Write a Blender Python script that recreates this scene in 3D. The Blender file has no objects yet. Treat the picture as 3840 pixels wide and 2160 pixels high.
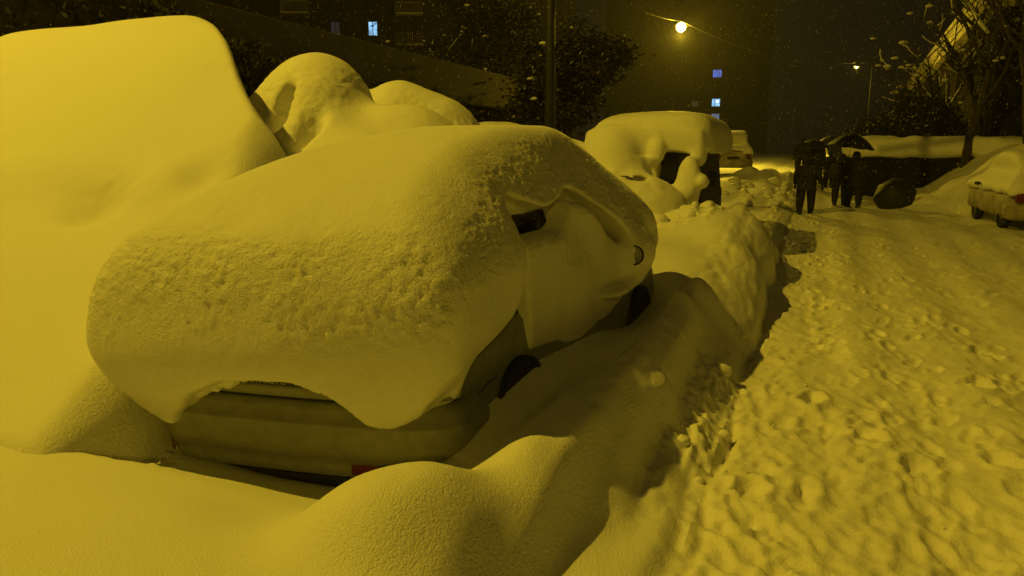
import bpy, bmesh, math, random
import numpy as np
from mathutils import Vector, Matrix
R = math.radians
sc = bpy.context.scene
col = sc.collection
random.seed(7)

# ------------------------------------------------------------------ camera, world, light, exposure
YAW, PIT, CAMH, FPX = R(21), R(10.6), 2.1, 773.0      # street runs along +Y, the camera looks 21 deg to its left
cd = bpy.data.cameras.new("camera"); cam = bpy.data.objects.new("camera", cd); col.objects.link(cam)
cd.sensor_width = 36; cd.lens = FPX / 1024 * 36; cd.clip_start = 0.1; cd.clip_end = 1000
cam.location = (0, 0, CAMH); cam.rotation_euler = (math.pi / 2 - PIT, 0, YAW)
sc.camera = cam
w = bpy.data.worlds.new("World"); sc.world = w; w.use_nodes = True
wn = w.node_tree.nodes; wl = w.node_tree.links
bg = wn["Background"]
tc = wn.new("ShaderNodeTexCoord"); sx = wn.new("ShaderNodeSeparateXYZ"); cr = wn.new("ShaderNodeValToRGB")
wl.new(tc.outputs["Generated"], sx.inputs[0]); wl.new(sx.outputs["Z"], cr.inputs[0]); wl.new(cr.outputs[0], bg.inputs[0])
cr.color_ramp.elements[0].position = 0.0; cr.color_ramp.elements[0].color = (0.0075, 0.0060, 0.0036, 1)
cr.color_ramp.elements[1].position = 0.5; cr.color_ramp.elements[1].color = (0.0050, 0.0046, 0.0044, 1)
bg.inputs[1].default_value = 0.5
sc.view_settings.view_transform = 'Standard'; sc.view_settings.look = 'None'
sc.view_settings.exposure = 0; sc.view_settings.gamma = 1
sc.render.engine = 'CYCLES'
SODIUM = (1.0, 0.68, 0.034)
KEY = Vector((-13.0, 1.8, 17.5)); KEYW = 9500
FILL = Vector((6.0, -14.0, 8.0)); FILLW = 1150
LAMPS = [(Vector((-8.4, 52, 9.3)), 6500), (Vector((3.2, 80, 8.9)), 220)]

# ------------------------------------------------------------------ helpers
def tag(o, label=None, cat=None, group=None, kind=None):
    if label: o['label'] = label
    if cat: o['category'] = cat
    if group: o['group'] = group
    if kind: o['kind'] = kind
    return o
def empty(name, loc, rz=0, **k):
    o = bpy.data.objects.new(name, None); col.objects.link(o); o.location = loc; o.rotation_euler = (0, 0, rz)
    o.empty_display_size = .2
    return tag(o, **k)
def link(name, me, mat, parent=None, smooth=True):
    o = bpy.data.objects.new(name, me); col.objects.link(o)
    if mat is not None: me.materials.append(mat)
    if smooth: me.polygons.foreach_set("use_smooth", np.ones(len(me.polygons), bool))
    if parent is not None: o.parent = parent
    return o
def npmesh(name, V, Fq):
    me = bpy.data.meshes.new(name); n = len(V); m = len(Fq); k = Fq.shape[1]
    me.vertices.add(n); me.vertices.foreach_set("co", np.asarray(V, np.float32).ravel())
    me.loops.add(m * k); me.loops.foreach_set("vertex_index", np.asarray(Fq, np.int32).ravel())
    me.polygons.add(m); me.polygons.foreach_set("loop_start", np.arange(0, m * k, k, dtype=np.int32))
    me.update(calc_edges=True); me.validate(); return me
class MB:
    """collects simple solids into one mesh"""
    def __init__(s): s.v = []; s.f = []
    def add(s, V, Fs):
        n = len(s.v); s.v += [tuple(p) for p in V]; s.f += [tuple(i + n for i in f) for f in Fs]
    def box(s, a, b, M=None):
        (x0, y0, z0), (x1, y1, z1) = a, b
        V = [Vector(p) for p in ((x0,y0,z0),(x1,y0,z0),(x1,y1,z0),(x0,y1,z0),(x0,y0,z1),(x1,y0,z1),(x1,y1,z1),(x0,y1,z1))]
        if M is not None: V = [M @ p for p in V]
        s.add(V, [(0,3,2,1),(4,5,6,7),(0,1,5,4),(1,2,6,5),(2,3,7,6),(3,0,4,7)])
    def tube(s, pts, rad, n=8):
        pts = [Vector(p) for p in pts]; rings = []
        if not hasattr(rad, '__len__'): rad = [rad] * len(pts)
        for i, p in enumerate(pts):
            d = (pts[min(i+1, len(pts)-1)] - pts[max(i-1, 0)]).normalized()
            a = d.orthogonal().normalized() if i == 0 else (a - d * a.dot(d)).normalized()
            b = d.cross(a)
            rings.append([p + (a * math.cos(2*math.pi*k/n) + b * math.sin(2*math.pi*k/n)) * rad[i] for k in range(n)])
        V = [q for r_ in rings for q in r_]; F = []
        for i in range(len(pts) - 1):
            for k in range(n):
                F.append((i*n+k, i*n+(k+1) % n, (i+1)*n+(k+1) % n, (i+1)*n+k))
        F.append(tuple(range(n))[::-1]); F.append(tuple((len(pts)-1)*n + k for k in range(n)))
        s.add(V, F)
    def lathe(s, prof, n=24, M=None):
        V = []; F = []; m = len(prof)
        for (r_, z) in prof:
            for k in range(n):
                a = 2*math.pi*k/n; p = Vector((r_*math.cos(a), r_*math.sin(a), z)); V.append(M @ p if M is not None else p)
        for i in range(m - 1):
            for k in range(n): F.append((i*n+k, i*n+(k+1) % n, (i+1)*n+(k+1) % n, (i+1)*n+k))
        s.add(V, F)
    def build(s, name, mat, parent=None, smooth=False, **k):
        us = sorted({i for f in s.f for i in f}); ix = {q: i for i, q in enumerate(us)}
        me = bpy.data.meshes.new(name); me.from_pydata([s.v[i] for i in us], [], [tuple(ix[i] for i in f) for f in s.f]); me.update()
        return tag(link(name, me, mat, parent, smooth), **k)

# ---- vectorised value noise
_rs = np.random.RandomState(11); _T = _rs.rand(65536).astype(np.float32)
def _h(i, j, k): return _T[(i * 73856093 ^ j * 19349663 ^ k * 83492791) & 65535]
def noise(x, y, z=0.0, seed=0):
    x = np.asarray(x, np.float32) + seed * 17.3; y = np.asarray(y, np.float32) + seed * 5.1; z = np.asarray(z, np.float32) + seed * 9.7 + 0 * x
    i = np.floor(x).astype(np.int64); j = np.floor(y).astype(np.int64); k = np.floor(z).astype(np.int64)
    fx = x - i; fy = y - j; fz = z - k
    fx = fx*fx*fx*(fx*(fx*6-15)+10); fy = fy*fy*fy*(fy*(fy*6-15)+10); fz = fz*fz*fz*(fz*(fz*6-15)+10)
    def L(a, b, t): return a + (b - a) * t
    c0 = L(L(_h(i,j,k), _h(i+1,j,k), fx), L(_h(i,j+1,k), _h(i+1,j+1,k), fx), fy)
    c1 = L(L(_h(i,j,k+1), _h(i+1,j,k+1), fx), L(_h(i,j+1,k+1), _h(i+1,j+1,k+1), fx), fy)
    return L(c0, c1, fz) * 2 - 1
def fbm(x, y, z=0.0, o=4, seed=0):
    r = 0; a = 1; s = 1
    for q in range(o):
        r = r + a * noise(x*s, y*s, z*s if not np.isscalar(z) else z, seed + q * 3); a *= .5; s *= 1.93
        x, y = .8 * x - .6 * y, .6 * x + .8 * y
        if not np.isscalar(z): y, z = .8 * y - .6 * z, .6 * y + .8 * z
    return r
def sst(a, b, x): t = np.clip((x - a) / (b - a), 0, 1); return t * t * (3 - 2 * t)
def smax(a, b, k): h = np.clip(.5 + .5 * (a - b) / k, 0, 1); return b + (a - b) * h + k * h * (1 - h)
def smin(a, b, k): return -smax(-a, -b, k)
def hermite(xk, yk, x):
    """smooth 1-D interpolation; yk may carry extra axes after the first"""
    xk = np.asarray(xk, float); yk = np.asarray(yk, float); x = np.clip(np.asarray(x, float), xk[0], xk[-1])
    dx = np.diff(xk); sh = (-1,) + (1,) * (yk.ndim - 1); D = np.diff(yk, axis=0) / dx.reshape(sh)
    m = np.zeros_like(yk); m[0] = D[0]; m[-1] = D[-1]
    p = D[:-1] * D[1:] > 0
    m[1:-1] = np.where(p, 2 * D[:-1] * D[1:] / np.where(p, D[:-1] + D[1:], 1), 0)
    i = np.clip(np.searchsorted(xk, x, side='right') - 1, 0, len(xk) - 2)
    h = dx[i]; t = (x - xk[i]) / h
    if yk.ndim > 1: h = h[:, None]; t = t[:, None]
    return (2*t**3-3*t*t+1)*yk[i] + (t**3-2*t*t+t)*h*m[i] + (-2*t**3+3*t*t)*yk[i+1] + (t**3-t*t)*h*m[i+1]

def nets(f, org, h):
    """surface nets: f>0 outside, f<0 inside, grid spacing h"""
    ins = f < 0; nx, ny, nz = f.shape
    cs = np.zeros((nx-1, ny-1, nz-1), np.int8)
    for a in (0, 1):
        for b in (0, 1):
            for c in (0, 1): cs += ins[a:nx-1+a, b:ny-1+b, c:nz-1+c]
    act = (cs > 0) & (cs < 8); I, J, K = np.nonzero(act); n = len(I)
    idx = -np.ones(act.shape, np.int64); idx[I, J, K] = np.arange(n)
    P = np.zeros((n, 3)); C = np.zeros(n)
    cor = [(a, b, c) for a in (0, 1) for b in (0, 1) for c in (0, 1)]
    val = {q: f[I+q[0], J+q[1], K+q[2]] for q in cor}
    for q in cor:
        for ax in range(3):
            if q[ax]: continue
            q2 = list(q); q2[ax] = 1; q2 = tuple(q2)
            a = val[q]; b = val[q2]; m = (a < 0) != (b < 0)
            t = a / np.where(m, a - b, 1)
            for d in range(3): P[:, d] += np.where(m, q[d] + (t if d == ax else 0), 0)
            C += m
    P = P / C[:, None] + np.stack([I, J, K], 1); V = P * h + np.array(org)
    Q = []
    for ax in range(3):
        s0 = [slice(1, -1)] * 3; s0[ax] = slice(0, -1); s1 = list(s0); s1[ax] = slice(1, None)
        a = ins[tuple(s0)]; b = ins[tuple(s1)]
        ii = np.argwhere(a != b); fl = a[tuple(ii.T)]
        o1, o2 = [(1, 2), (2, 0), (0, 1)][ax]
        g = ii.copy()
        for d in range(3):
            if d != ax: g[:, d] += 1
        def cell(da, db):
            c = g.copy(); c[:, o1] -= da; c[:, o2] -= db; return idx[c[:, 0], c[:, 1], c[:, 2]]
        q = np.stack([cell(1, 1), cell(0, 1), cell(0, 0), cell(1, 0)], 1)
        q[~fl] = q[~fl][:, ::-1]; Q.append(q)
    Q = np.concatenate(Q); Q = Q[(Q >= 0).all(1)]
    lab = np.arange(len(V))                       # keep the largest connected piece
    for _ in range(60):
        m = lab[Q].min(1); old = lab.copy()
        for c in range(4): np.minimum.at(lab, Q[:, c], m)
        lab = lab[lab]
        if (old == lab).all(): break
    u, cnt = np.unique(lab[Q[:, 0]], return_counts=True); Q = Q[lab[Q[:, 0]] == u[cnt.argmax()]]
    u, inv = np.unique(Q, return_inverse=True); return V[u], inv.reshape(Q.shape)
def grid3(lo, hi, h):
    ax = [np.arange(lo[i], hi[i], h, dtype=np.float32) for i in range(3)]
    return np.meshgrid(*ax, indexing='ij')
def ell(X, Y, Z, c, r):
    k = np.sqrt(((X-c[0])/r[0])**2 + ((Y-c[1])/r[1])**2 + ((Z-c[2])/r[2])**2); return (k - 1) * min(r)

# ------------------------------------------------------------------ materials
def newmat(name, base, rough=.6, metal=0, spec=.5, emit=None, es=0):
    m = bpy.data.materials.new(name); m.use_nodes = True; b = m.node_tree.nodes["Principled BSDF"]
    b.inputs["Base Color"].default_value = (*base, 1); b.inputs["Roughness"].default_value = rough
    b.inputs["Metallic"].default_value = metal; b.inputs["Specular IOR Level"].default_value = spec
    if emit: b.inputs["Emission Color"].default_value = (*emit, 1); b.inputs["Emission Strength"].default_value = es
    return m
def noisy(m, base, var, scale, bump=0, bscale=None, stretch=(1, 1, 1)):
    """procedural colour variation and bump in object space"""
    nt = m.node_tree; N = nt.nodes; L = nt.links; b = N["Principled BSDF"]
    t = N.new("ShaderNodeTexCoord"); mp = N.new("ShaderNodeMapping"); mp.inputs["Scale"].default_value = stretch
    L.new(t.outputs["Object"], mp.inputs[0])
    n = N.new("ShaderNodeTexNoise"); n.inputs["Scale"].default_value = scale; n.inputs["Detail"].default_value = 5
    L.new(mp.outputs[0], n.inputs["Vector"]); r = N.new("ShaderNodeValToRGB"); L.new(n.outputs["Fac"], r.inputs[0])
    r.color_ramp.elements[0].position = .3; r.color_ramp.elements[1].position = .7
    r.color_ramp.elements[0].color = (*[c * (1 - var) for c in base], 1); r.color_ramp.elements[1].color = (*[min(1, c * (1 + var)) for c in base], 1)
    L.new(r.outputs[0], b.inputs["Base Color"])
    if bump:
        n2 = N.new("ShaderNodeTexNoise"); n2.inputs["Scale"].default_value = bscale or scale; n2.inputs["Detail"].default_value = 4
        L.new(mp.outputs[0], n2.inputs["Vector"]); bp = N.new("ShaderNodeBump"); bp.inputs["Strength"].default_value = 1
        bp.inputs["Distance"].default_value = bump; L.new(n2.outputs["Fac"], bp.inputs["Height"]); L.new(bp.outputs[0], b.inputs["Normal"])
    return m
def snow_mat(name, fine, clump, steep=True, base=(.80, .79, .76), cs=22):
    m = newmat(name, base, .55, spec=.25); nt = m.node_tree; N = nt.nodes; L = nt.links; b = N["Principled BSDF"]
    t = N.new("ShaderNodeTexCoord")
    n1 = N.new("ShaderNodeTexNoise"); n1.inputs["Scale"].default_value = 110; n1.inputs["Detail"].default_value = 3
    n2 = N.new("ShaderNodeTexNoise"); n2.inputs["Scale"].default_value = cs; n2.inputs["Detail"].default_value = 5; n2.inputs["Roughness"].default_value = .62
    for n in (n1, n2): L.new(t.outputs["Object"], n.inputs["Vector"])
    b1 = N.new("ShaderNodeBump"); b1.inputs["Distance"].default_value = fine; b1.inputs["Strength"].default_value = 1
    b2 = N.new("ShaderNodeBump"); b2.inputs["Distance"].default_value = clump; b2.inputs["Strength"].default_value = 1
    L.new(n1.outputs["Fac"], b1.inputs["Height"]); L.new(n2.outputs["Fac"], b2.inputs["Height"]); L.new(b1.outputs[0], b2.inputs["Normal"])
    if steep:
        g = N.new("ShaderNodeNewGeometry"); s = N.new("ShaderNodeSeparateXYZ"); L.new(g.outputs["Normal"], s.inputs[0])
        mr = N.new("ShaderNodeValToRGB"); e_ = mr.color_ramp.elements; e_[0].position = 0; e_[0].color = (.35,) * 3 + (1,); e_[1].position = .95; e_[1].color = (.12,) * 3 + (1,)
        for p_, v_ in ((.30, 1.0), (.62, .9)): q_ = e_.new(p_); q_.color = (v_,) * 3 + (1,)
        L.new(s.outputs["Z"], mr.inputs[0]); L.new(mr.outputs[0], b2.inputs["Strength"])
    L.new(b2.outputs[0], b.inputs["Normal"])
    return m
M_SNOW = snow_mat("fresh_snow", .0055, .014, cs=48)
M_SNOWF = snow_mat("far_snow", .004, .03, cs=9)
M_TRAMP = snow_mat("trampled_snow", .003, .012, False, base=(.80, .78, .73), cs=14)
M_PAINT = newmat("grey_paint", (.25, .25, .23), .5, .0, .4)
noisy(M_PAINT, (.25, .25, .22), .15, 14)
M_TRIM = newmat("black_plastic", (.015, .015, .014), .6); noisy(M_TRIM, (.015, .015, .014), .3, 30)
M_RUB = newmat("tyre_rubber", (.012, .012, .012), .85); noisy(M_RUB, (.012, .012, .012), .3, 20)
M_RIM = newmat("dull_alloy", (.12, .12, .12), .5, .7); noisy(M_RIM, (.12, .12, .12), .2, 20)
M_GLASS = newmat("dark_window_glass", (.008, .008, .008), .12, 0, .5); noisy(M_GLASS, (.008, .008, .008), .3, 6)
M_FARGLASS = newmat('unlit_far_glass', (.012, .012, .013), .9, spec=.1); noisy(M_FARGLASS, (.012, .012, .013), .3, 1)
M_RED = newmat("red_reflector", (.12, .012, .01), .25); noisy(M_RED, (.12, .012, .01), .2, 60)
M_CLOTH = newmat("dark_cloth", (.012, .011, .012), .9); noisy(M_CLOTH, (.012, .011, .012), .4, 12, .004, 30)
M_CLOTH2 = newmat("dark_trousers", (.009, .010, .014), .9); noisy(M_CLOTH2, (.009, .010, .014), .4, 12, .004, 30)
M_SKIN = newmat("skin", (.30, .19, .13), .6); noisy(M_SKIN, (.30, .19, .13), .08, 20)
M_UMB = newmat("black_umbrella_cloth", (.008, .008, .008), .65); noisy(M_UMB, (.008, .008, .008), .3, 10)
M_PARA = newmat("dark_concrete", (.1, .085, .07), .9); noisy(M_PARA, (.055, .047, .038), .3, .8, .01, 12)  # darker mottled concrete for the parapet band
M_PALE = newmat("pale_plaster", (.55, .50, .40), .9); noisy(M_PALE, (.55, .50, .40), .25, 1.1, .01, 9)
M_CONC = newmat("stained_concrete", (.19, .165, .14), .9); noisy(M_CONC, (.19, .165, .14), .3, .8, .01, 12)
M_DARKWALL = newmat("dark_render", (.014, .012, .012), .95, spec=.1); noisy(M_DARKWALL, (.014, .012, .012), .35, .7, .01, 6)
M_BARK = newmat("bark", (.045, .035, .025), .95); noisy(M_BARK, (.045, .035, .025), .4, 8, .01, 25)
M_LEAF = newmat("dark_foliage", (.04, .032, .014), .9); noisy(M_LEAF, (.022, .018, .009), .5, 2)
M_HEDGE = newmat("hedge_leaves", (.012, .011, .005), .9); noisy(M_HEDGE, (.012, .011, .005), .4, 3)
M_METAL = newmat("galvanised_steel", (.2, .2, .2), .5, .8); noisy(M_METAL, (.2, .2, .2), .2, 12)
M_DMETAL = newmat("dark_steel", (.02, .02, .02), .6, .2); noisy(M_DMETAL, (.02, .02, .02), .3, 12)
M_LIT = newmat("lamp_glass", (.8, .7, .3), .4, emit=(1, .72, .08), es=60)
M_PLATE = newmat("plate_frame_black", (.01, .01, .01), .4); noisy(M_PLATE, (.01, .01, .01), .3, 40)
M_LETTER = newmat("frame_lettering", (.45, .42, .36), .5); noisy(M_LETTER, (.45, .42, .36), .1, 60)
M_FLAKE = newmat("falling_flakes", (.8, .8, .8), .6)
_n = M_FLAKE.node_tree; _t = _n.nodes.new("ShaderNodeBsdfTranslucent"); _t.inputs[0].default_value = (.9, .9, .9, 1); _m = _n.nodes.new("ShaderNodeMixShader"); _m.inputs[0].default_value = .5
_n.links.new(_n.nodes["Principled BSDF"].outputs[0], _m.inputs[1]); _n.links.new(_t.outputs[0], _m.inputs[2]); _n.links.new(_m.outputs[0], _n.nodes["Material Output"].inputs[0])

# ------------------------------------------------------------------ ground: one sheet, split into road and banks
def spaced():
    ys = [-2.0]
    while ys[-1] < 1.2: ys.append(ys[-1] + (.15 if ys[-1] < .6 else .04))
    while ys[-1] < 130: ys.append(ys[-1] + max(.02, .0055 * ys[-1]))
    xs = [-7.0]
    while xs[-1] < -4.0: xs.append(xs[-1] + .05)
    while xs[-1] < -.9: xs.append(xs[-1] + .022)
    while xs[-1] < -.3: xs.append(xs[-1] + .014)
    while xs[-1] < 2.2: xs.append(xs[-1] + .02)
    while xs[-1] < 5.5: xs.append(xs[-1] + .035)
    d = .05
    while xs[-1] < 70: xs.append(xs[-1] + d); d *= 1.06
    l = []; x = -7.0; d = .08
    while x > -70: x -= d; l.append(x); d *= 1.08
    return np.array(l[::-1] + xs), np.array(ys)
GX, GY = spaced()
TX = [-9,  -6, -4.6,-3.8,-3.3,-2.6,-2.1,-1.75,-1.45,-1.2,-1.05,-.9, -.75,-.62,-.52,-.44, 0]
TT = {
 -2.0:[.6, .6, .6,  .6,  .6,  .6,  .6,  .6,  .55, .5,  .42, .32, .26, .22, .17, 0.170, 0.180],
 1.4: [.6, .6, .6,  .6,  .6,  .6,  .6,  .6,  .57, .50, .38, .25, .23, .22, .17, 0.170, 0.180],
 2.2: [.6, .6, .6,  .6,  .6,  .59, .57, .56, .56, .53, .40, .25, .23, .21, .17, 0.170, 0.180],
 2.7: [.6, .6, .62, .60, .53, .49, .45, .45, .50, .54, .44, .26, .24, .22, .17, 0.170, 0.180],
 3.05: [.6, .62,.62, .52, .40, .35, .33, .36, .50, .63, .56, .30, .26, .23, .17, 0.170, 0.180],
 3.4: [.6, .62,.62, .54, .38, .25, .25, .42, .56, .70, .65, .38, .26, .23, .17, 0.170, 0.180],
 4.0: [.6, .7, .68, .64, .50, .1,  .2, .60, .57, .70, .69, .52, .28, .24, .18, 0.160, 0.170],
 5.0: [.6, .7, .8,  .6,  .25, .1,  .2, .74, .58, .64, .72, .61, .31, .24, .17, 0.150, 0.160],
 6.0: [.6, .7, .9,  .7,  .25, .1,  .2, .68, .56, .60, .71, .64, .36, .24, .15, 0.120, 0.140],
 6.8: [.6, .8, .9,  .7,  .25, .1,  .2,  .42, .48, .60, .70, .60, .38, .24, .15, 0.090, 0.110],
 7.6: [.6, .8, .9,  .8,  .4,  .2,  .3,  .45, .55, .66, .66, .55, .38, .26, .14, 0.050, 0.080],
 8.6: [.6, .8, .9,  .9,  .8,  .75, .70, .70, .70, .68, .64, .56, .44, .32, .2, 0.030, 0.050],
 10:  [.6, .8, .9,  .95, .9,  .85, .80, .78, .76, .74, .72, .66, .58, .50, .36, .04, 0],
 12.5:[.6, .8, .9,  .95, .9,  .85, .80, .78, .76, .76, .76, .72, .66, .56, .44, .06, 0],
 14.5:[.6, .8, .9,  .9,  .8,  .6,  .5,  .55, .62, .66, .64, .56, .5,  .4,  .26, .06, 0],
 16:  [.6, .6, .6,  .5,  .4,  .35, .3,  .25, .2,  .2,  .2,  .2,  .2,  .15, .1,  .05, 0],
 20:  [.6, .6, .5,  .5,  .4,  .35, .3,  .25, .2,  .2,  .2,  .2,  .2,  .15, .1,  .03, 0],
 27:  [.6, .6, .6,  .6,  .6,  .5,  .4,  .4,  .35, .3,  .3,  .3,  .2,  .15, .1,  .03, 0],
 130: [.6, .6, .6,  .6,  .6,  .5,  .4,  .4,  .35, .3,  .3,  .3,  .2,  .15, .1,  .03, 0]}
ty = sorted(TT); tab = np.array([TT[k] for k in ty])
A = hermite(np.array(TX), tab.T, GX).T                # (ny_table, nx)
Z = hermite(np.array(ty), A, GY)                      # (ny, nx)
XX, YY = np.meshgrid(GX, GY)
# wavy road edge
def resample_edge():
    e = .05 * noise(0 * GY, GY * 1.3, 0, 4) + .03 * noise(0 * GY, GY * 4.1, 0, 5)
    out = Z.copy()
    for j in range(len(GY)):
        if 1 < GY[j] < 40: 
            m = (GX > -1.0) & (GX < .1)
            wgt = sst(-1.0, -.7, GX[m])
            out[j, m] = np.interp(GX[m] + e[j] * wgt, GX, Z[j])
    return out
Z = resample_edge()
road = sst(-.55, -.38, XX)
def bump(cx, cy, rx, ry, amp, p=2):
    return amp * np.exp(-(((XX-cx)/rx)**2 + ((YY-cy)/ry)**2) ** (p/2))
# foreground mound
mm = ((XX+1.53)/.36)**2 + ((YY-2.62)/.42)**2
Z = np.maximum(Z, 0) + .29 * np.exp(-mm ** 1.4) 
Z -= .03 * np.exp(-(((XX+1.20)/.10)**2 + ((YY-2.98)/.20)**2))
# lump of snow on the bank, the ones behind it, dome at the bank's edge
Z += bump(-.86, 7.75, .22, .22, .16, 3) + bump(-1.05, 6.9, .2, .25, .08, 3) + bump(-1.38, 8.1, .3, .28, .12) 
Z += bump(-1.25, 12.6, .75, 1.3, .30, 3) + bump(-.78, 10.6, .2, .8, .06)
Z += bump(-2.4, 12.6, .8, .5, .12)
# diagonal creases on the bank's street side further on
dg = np.sin((YY * 2.2 + XX * 3.0)) * .05 * sst(9, 10.5, YY) * (1 - sst(13.5, 15, YY)) * sst(-1.5, -.9, XX) * (1 - road); Z += dg
# large soft undulation and drift shapes off the road
Z += (1 - road) * (.035 * fbm(XX * .9, YY * .9, 0, 3, 2)) * sst(1, 3, YY)
# crest texture: small broken ledges on the bank right of the car
rid = (1 - road) * sst(-1.35, -1.0, XX) * sst(3.0, 4.0, YY)
Z += rid * .014 * fbm(XX * 9, YY * 5, 0, 4, 7)
# rough hollow left of the bumper
rg = np.exp(-(((XX+3.55)/.33)**2 + ((YY-3.15)/.33)**2)); Z += rg * .035 * fbm(XX * 13, YY * 13, 0, 3, 8) - .10 * rg
# crumbled edge
cr_ = np.exp(-(((XX+.62)/.17)**2)) * sst(4.2, 4.8, YY) * (1 - sst(6.3, 7.0, YY)) + .35 * np.exp(-(((XX+.47)/.08)**2)) * sst(1.5, 2.2, YY) * (1 - sst(7.0, 12.0, YY))
bil = np.abs(noise(XX * 7, YY * 7, 0, 12)) * .6 + np.abs(noise(XX * 16, YY * 16, 0, 13)) * .4
Z += cr_ * (.13 * (.42 - bil))
cl = np.exp(-(((YY-12.4)/.5)**2)) * sst(-3.4, -3, XX) * (1 - sst(-1.6, -1.2, XX)); Z += cl * .20 * (.35 - np.abs(noise(XX * 4, YY * 4, 0, 14)))
# groove along the road edge
Z -= .07 * np.exp(-((XX + .43 + .05 * noise(0*XX, YY*1.3, 0, 4)) / .035) ** 2) * sst(3, 4, YY) * (1 - sst(12, 16, YY)) * (.5 + .5 * noise(0 * XX, YY * 2.1, 0, 19))
# trampled road
fade = 1 - .6 * sst(12, 40, YY)
tr = .026 * fbm(XX * 1.7, YY * 1.1, 0, 2, 20) + .009 * fbm(XX * 6.0, YY * 4.2, 0, 3, 21) - .012 * np.abs(noise(XX * 4.2 + .4 * YY, YY * 2.6, 0, 24)) + .003 * fbm(XX * 17, YY * 13, 0, 2, 22)
ruts = .045 * np.cos((XX - .35 - .02 * YY) * 2 * math.pi / .9) * sst(.1, .5, XX) + .04 * sst(1.4, 1.9, XX - .05 * YY)
Z += road * (tr * fade + ruts * .45)
# footprints
rs = np.random.RandomState(5)
for q in range(1500):
    y = 1.5 * math.exp(rs.rand() * math.log(30 / 1.5)); x = -.35 + rs.rand() ** 1.2 * (1.2 + .28 * y)
    a = rs.randn() * .35 + .05; ln = .16; wd = .06; dp = .004 + .018 * rs.rand() ** 2
    if rs.rand() < .02: dp = .05; wd = .09
    i0, i1 = np.searchsorted(GY, [y - .35, y + .35]); j0, j1 = np.searchsorted(GX, [x - .35, x + .35])
    X = XX[i0:i1, j0:j1] - x; Y = YY[i0:i1, j0:j1] - y
    u = X * math.cos(a) - Y * math.sin(a); v = X * math.sin(a) + Y * math.cos(a)
    d = np.sqrt((u / wd) ** 2 + (v / ln) ** 2) + .25 * noise(X * 14, Y * 14, q * .7)
    Z[i0:i1, j0:j1] += (-dp * (1 - sst(.6, 1.15, d)) + dp * .45 * np.exp(-((d - 1.35) / .28) ** 2)) * road[i0:i1, j0:j1]
# ploughed lumps across the street and beyond
Z += road * .35 * np.exp(-((YY - 44) / 3.0) ** 2) * (1 - sst(1.2, 2.2, XX)) * np.abs(noise(XX * 1.3, YY * .6, 0, 30))
# right embankment
xf = np.where(YY < 28, 2.7 + (28 - YY) * .78, 2.7 + (YY - 28) * .05)
d = XX - xf; Z += np.where(d > 0, .62 * (1 - np.exp(-np.maximum(d, 0) / .9)) + .50 * np.clip(d - 1.0, 0, 6), 0) * sst(18, 24, YY) * (1 + .12 * fbm(XX * .7, YY * .7, 0, 3, 33))
# pile behind the truck that catches the far lamp
Z += (1 - sst(-.2, 1.0, XX)) * sst(-4, -2.2, XX) * .55 * np.exp(-((YY - 37) / 3.5) ** 2) * (.6 + .8 * np.abs(noise(XX * 1.1, YY * .8, 0, 40)))
def gz(x, y):
    i = np.clip(np.searchsorted(GY, y) - 1, 0, len(GY) - 2); j = np.clip(np.searchsorted(GX, x) - 1, 0, len(GX) - 2)
    return float(Z[i, j])
NX, NY = len(GX), len(GY)
Vg = np.stack([XX.ravel(), YY.ravel(), Z.ravel()], 1)
ii, jj = np.meshgrid(np.arange(NY - 1), np.arange(NX - 1), indexing='ij'); b0 = (ii * NX + jj).ravel()
Fg = np.stack([b0, b0 + 1, b0 + 1 + NX, b0 + NX], 1)
cx = (XX[:-1, :-1] + .01).ravel(); cy = YY[:-1, :-1].ravel()
isroad = cx > -.45
mnd = (((cx + 1.46) / .60) ** 2 + ((cy - 2.58) / .66) ** 2) < 1
bank = (cx > -1.68) & (~isroad) & (~mnd) & (cy > 1.0)
def sub(name, mask, mat):
    F = Fg[mask]; u, inv = np.unique(F, return_inverse=True); return link(name, npmesh(name, Vg[u], inv.reshape(F.shape)), mat)
tag(sub("road", isroad, M_TRAMP), kind='structure')
tag(sub("ground", ~isroad & ~mnd & ~bank, M_SNOW), kind='structure')
tag(sub("snow_bank", bank, M_SNOW), label="snow bank thrown up along the road edge beside the buried grey car", cat="snow bank")
tag(sub("snow_mound", mnd, M_SNOW), label="rounded mound of snow in front of the grey car's bumper", cat="snow mound")

# ------------------------------------------------------------------ car body builder
SHEAR = 0.0
def plan(hw, L, rc, n=10, inset=0, bow=.06):
    """plan outline of a car, counter-clockwise from the rear-left; origin rear centre"""
    hw0 = hw; hw -= inset; P = []
    r = rc
    def arc(cx, cy, a0, a1):
        for k in range(n + 1):
            a = a0 + (a1 - a0) * k / n; P.append((cx + r * math.cos(a), cy + r * math.sin(a)))
    arc(-hw + r, inset + r, math.pi, 1.5 * math.pi); arc(hw - r, inset + r, 1.5 * math.pi, 2 * math.pi)
    arc(hw - r, L - inset - r, 0, .5 * math.pi); arc(-hw + r, L - inset - r, .5 * math.pi, math.pi)
    Q = []
    for i in range(len(P)):                       # subdivide long runs so the ends can bow out
        a = P[i]; b = P[(i + 1) % len(P)]; m = (24 if i % (2*n+2) == 2*n+1 or i % (2*n+2) == 2*n+1 else 1) if False else {n: 14, 2*n+1: 30, 3*n+2: 14, 4*n+3: 30}.get(i, 1)
        for k in range(m): Q.append((a[0] + (b[0]-a[0]) * k / m, a[1] + (b[1]-a[1]) * k / m))
    out = []
    for (x, y) in Q:
        t = (x / hw) ** 2
        if y < L * .3: y += bow * t * (1 - y / (L * .3)) 
        else: y -= bow * t * max(0, (y - L * .7) / (L * .3))
        out.append((x, y + SHEAR * x * max(0, 1 - y / 1.2)))
    return out
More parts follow.
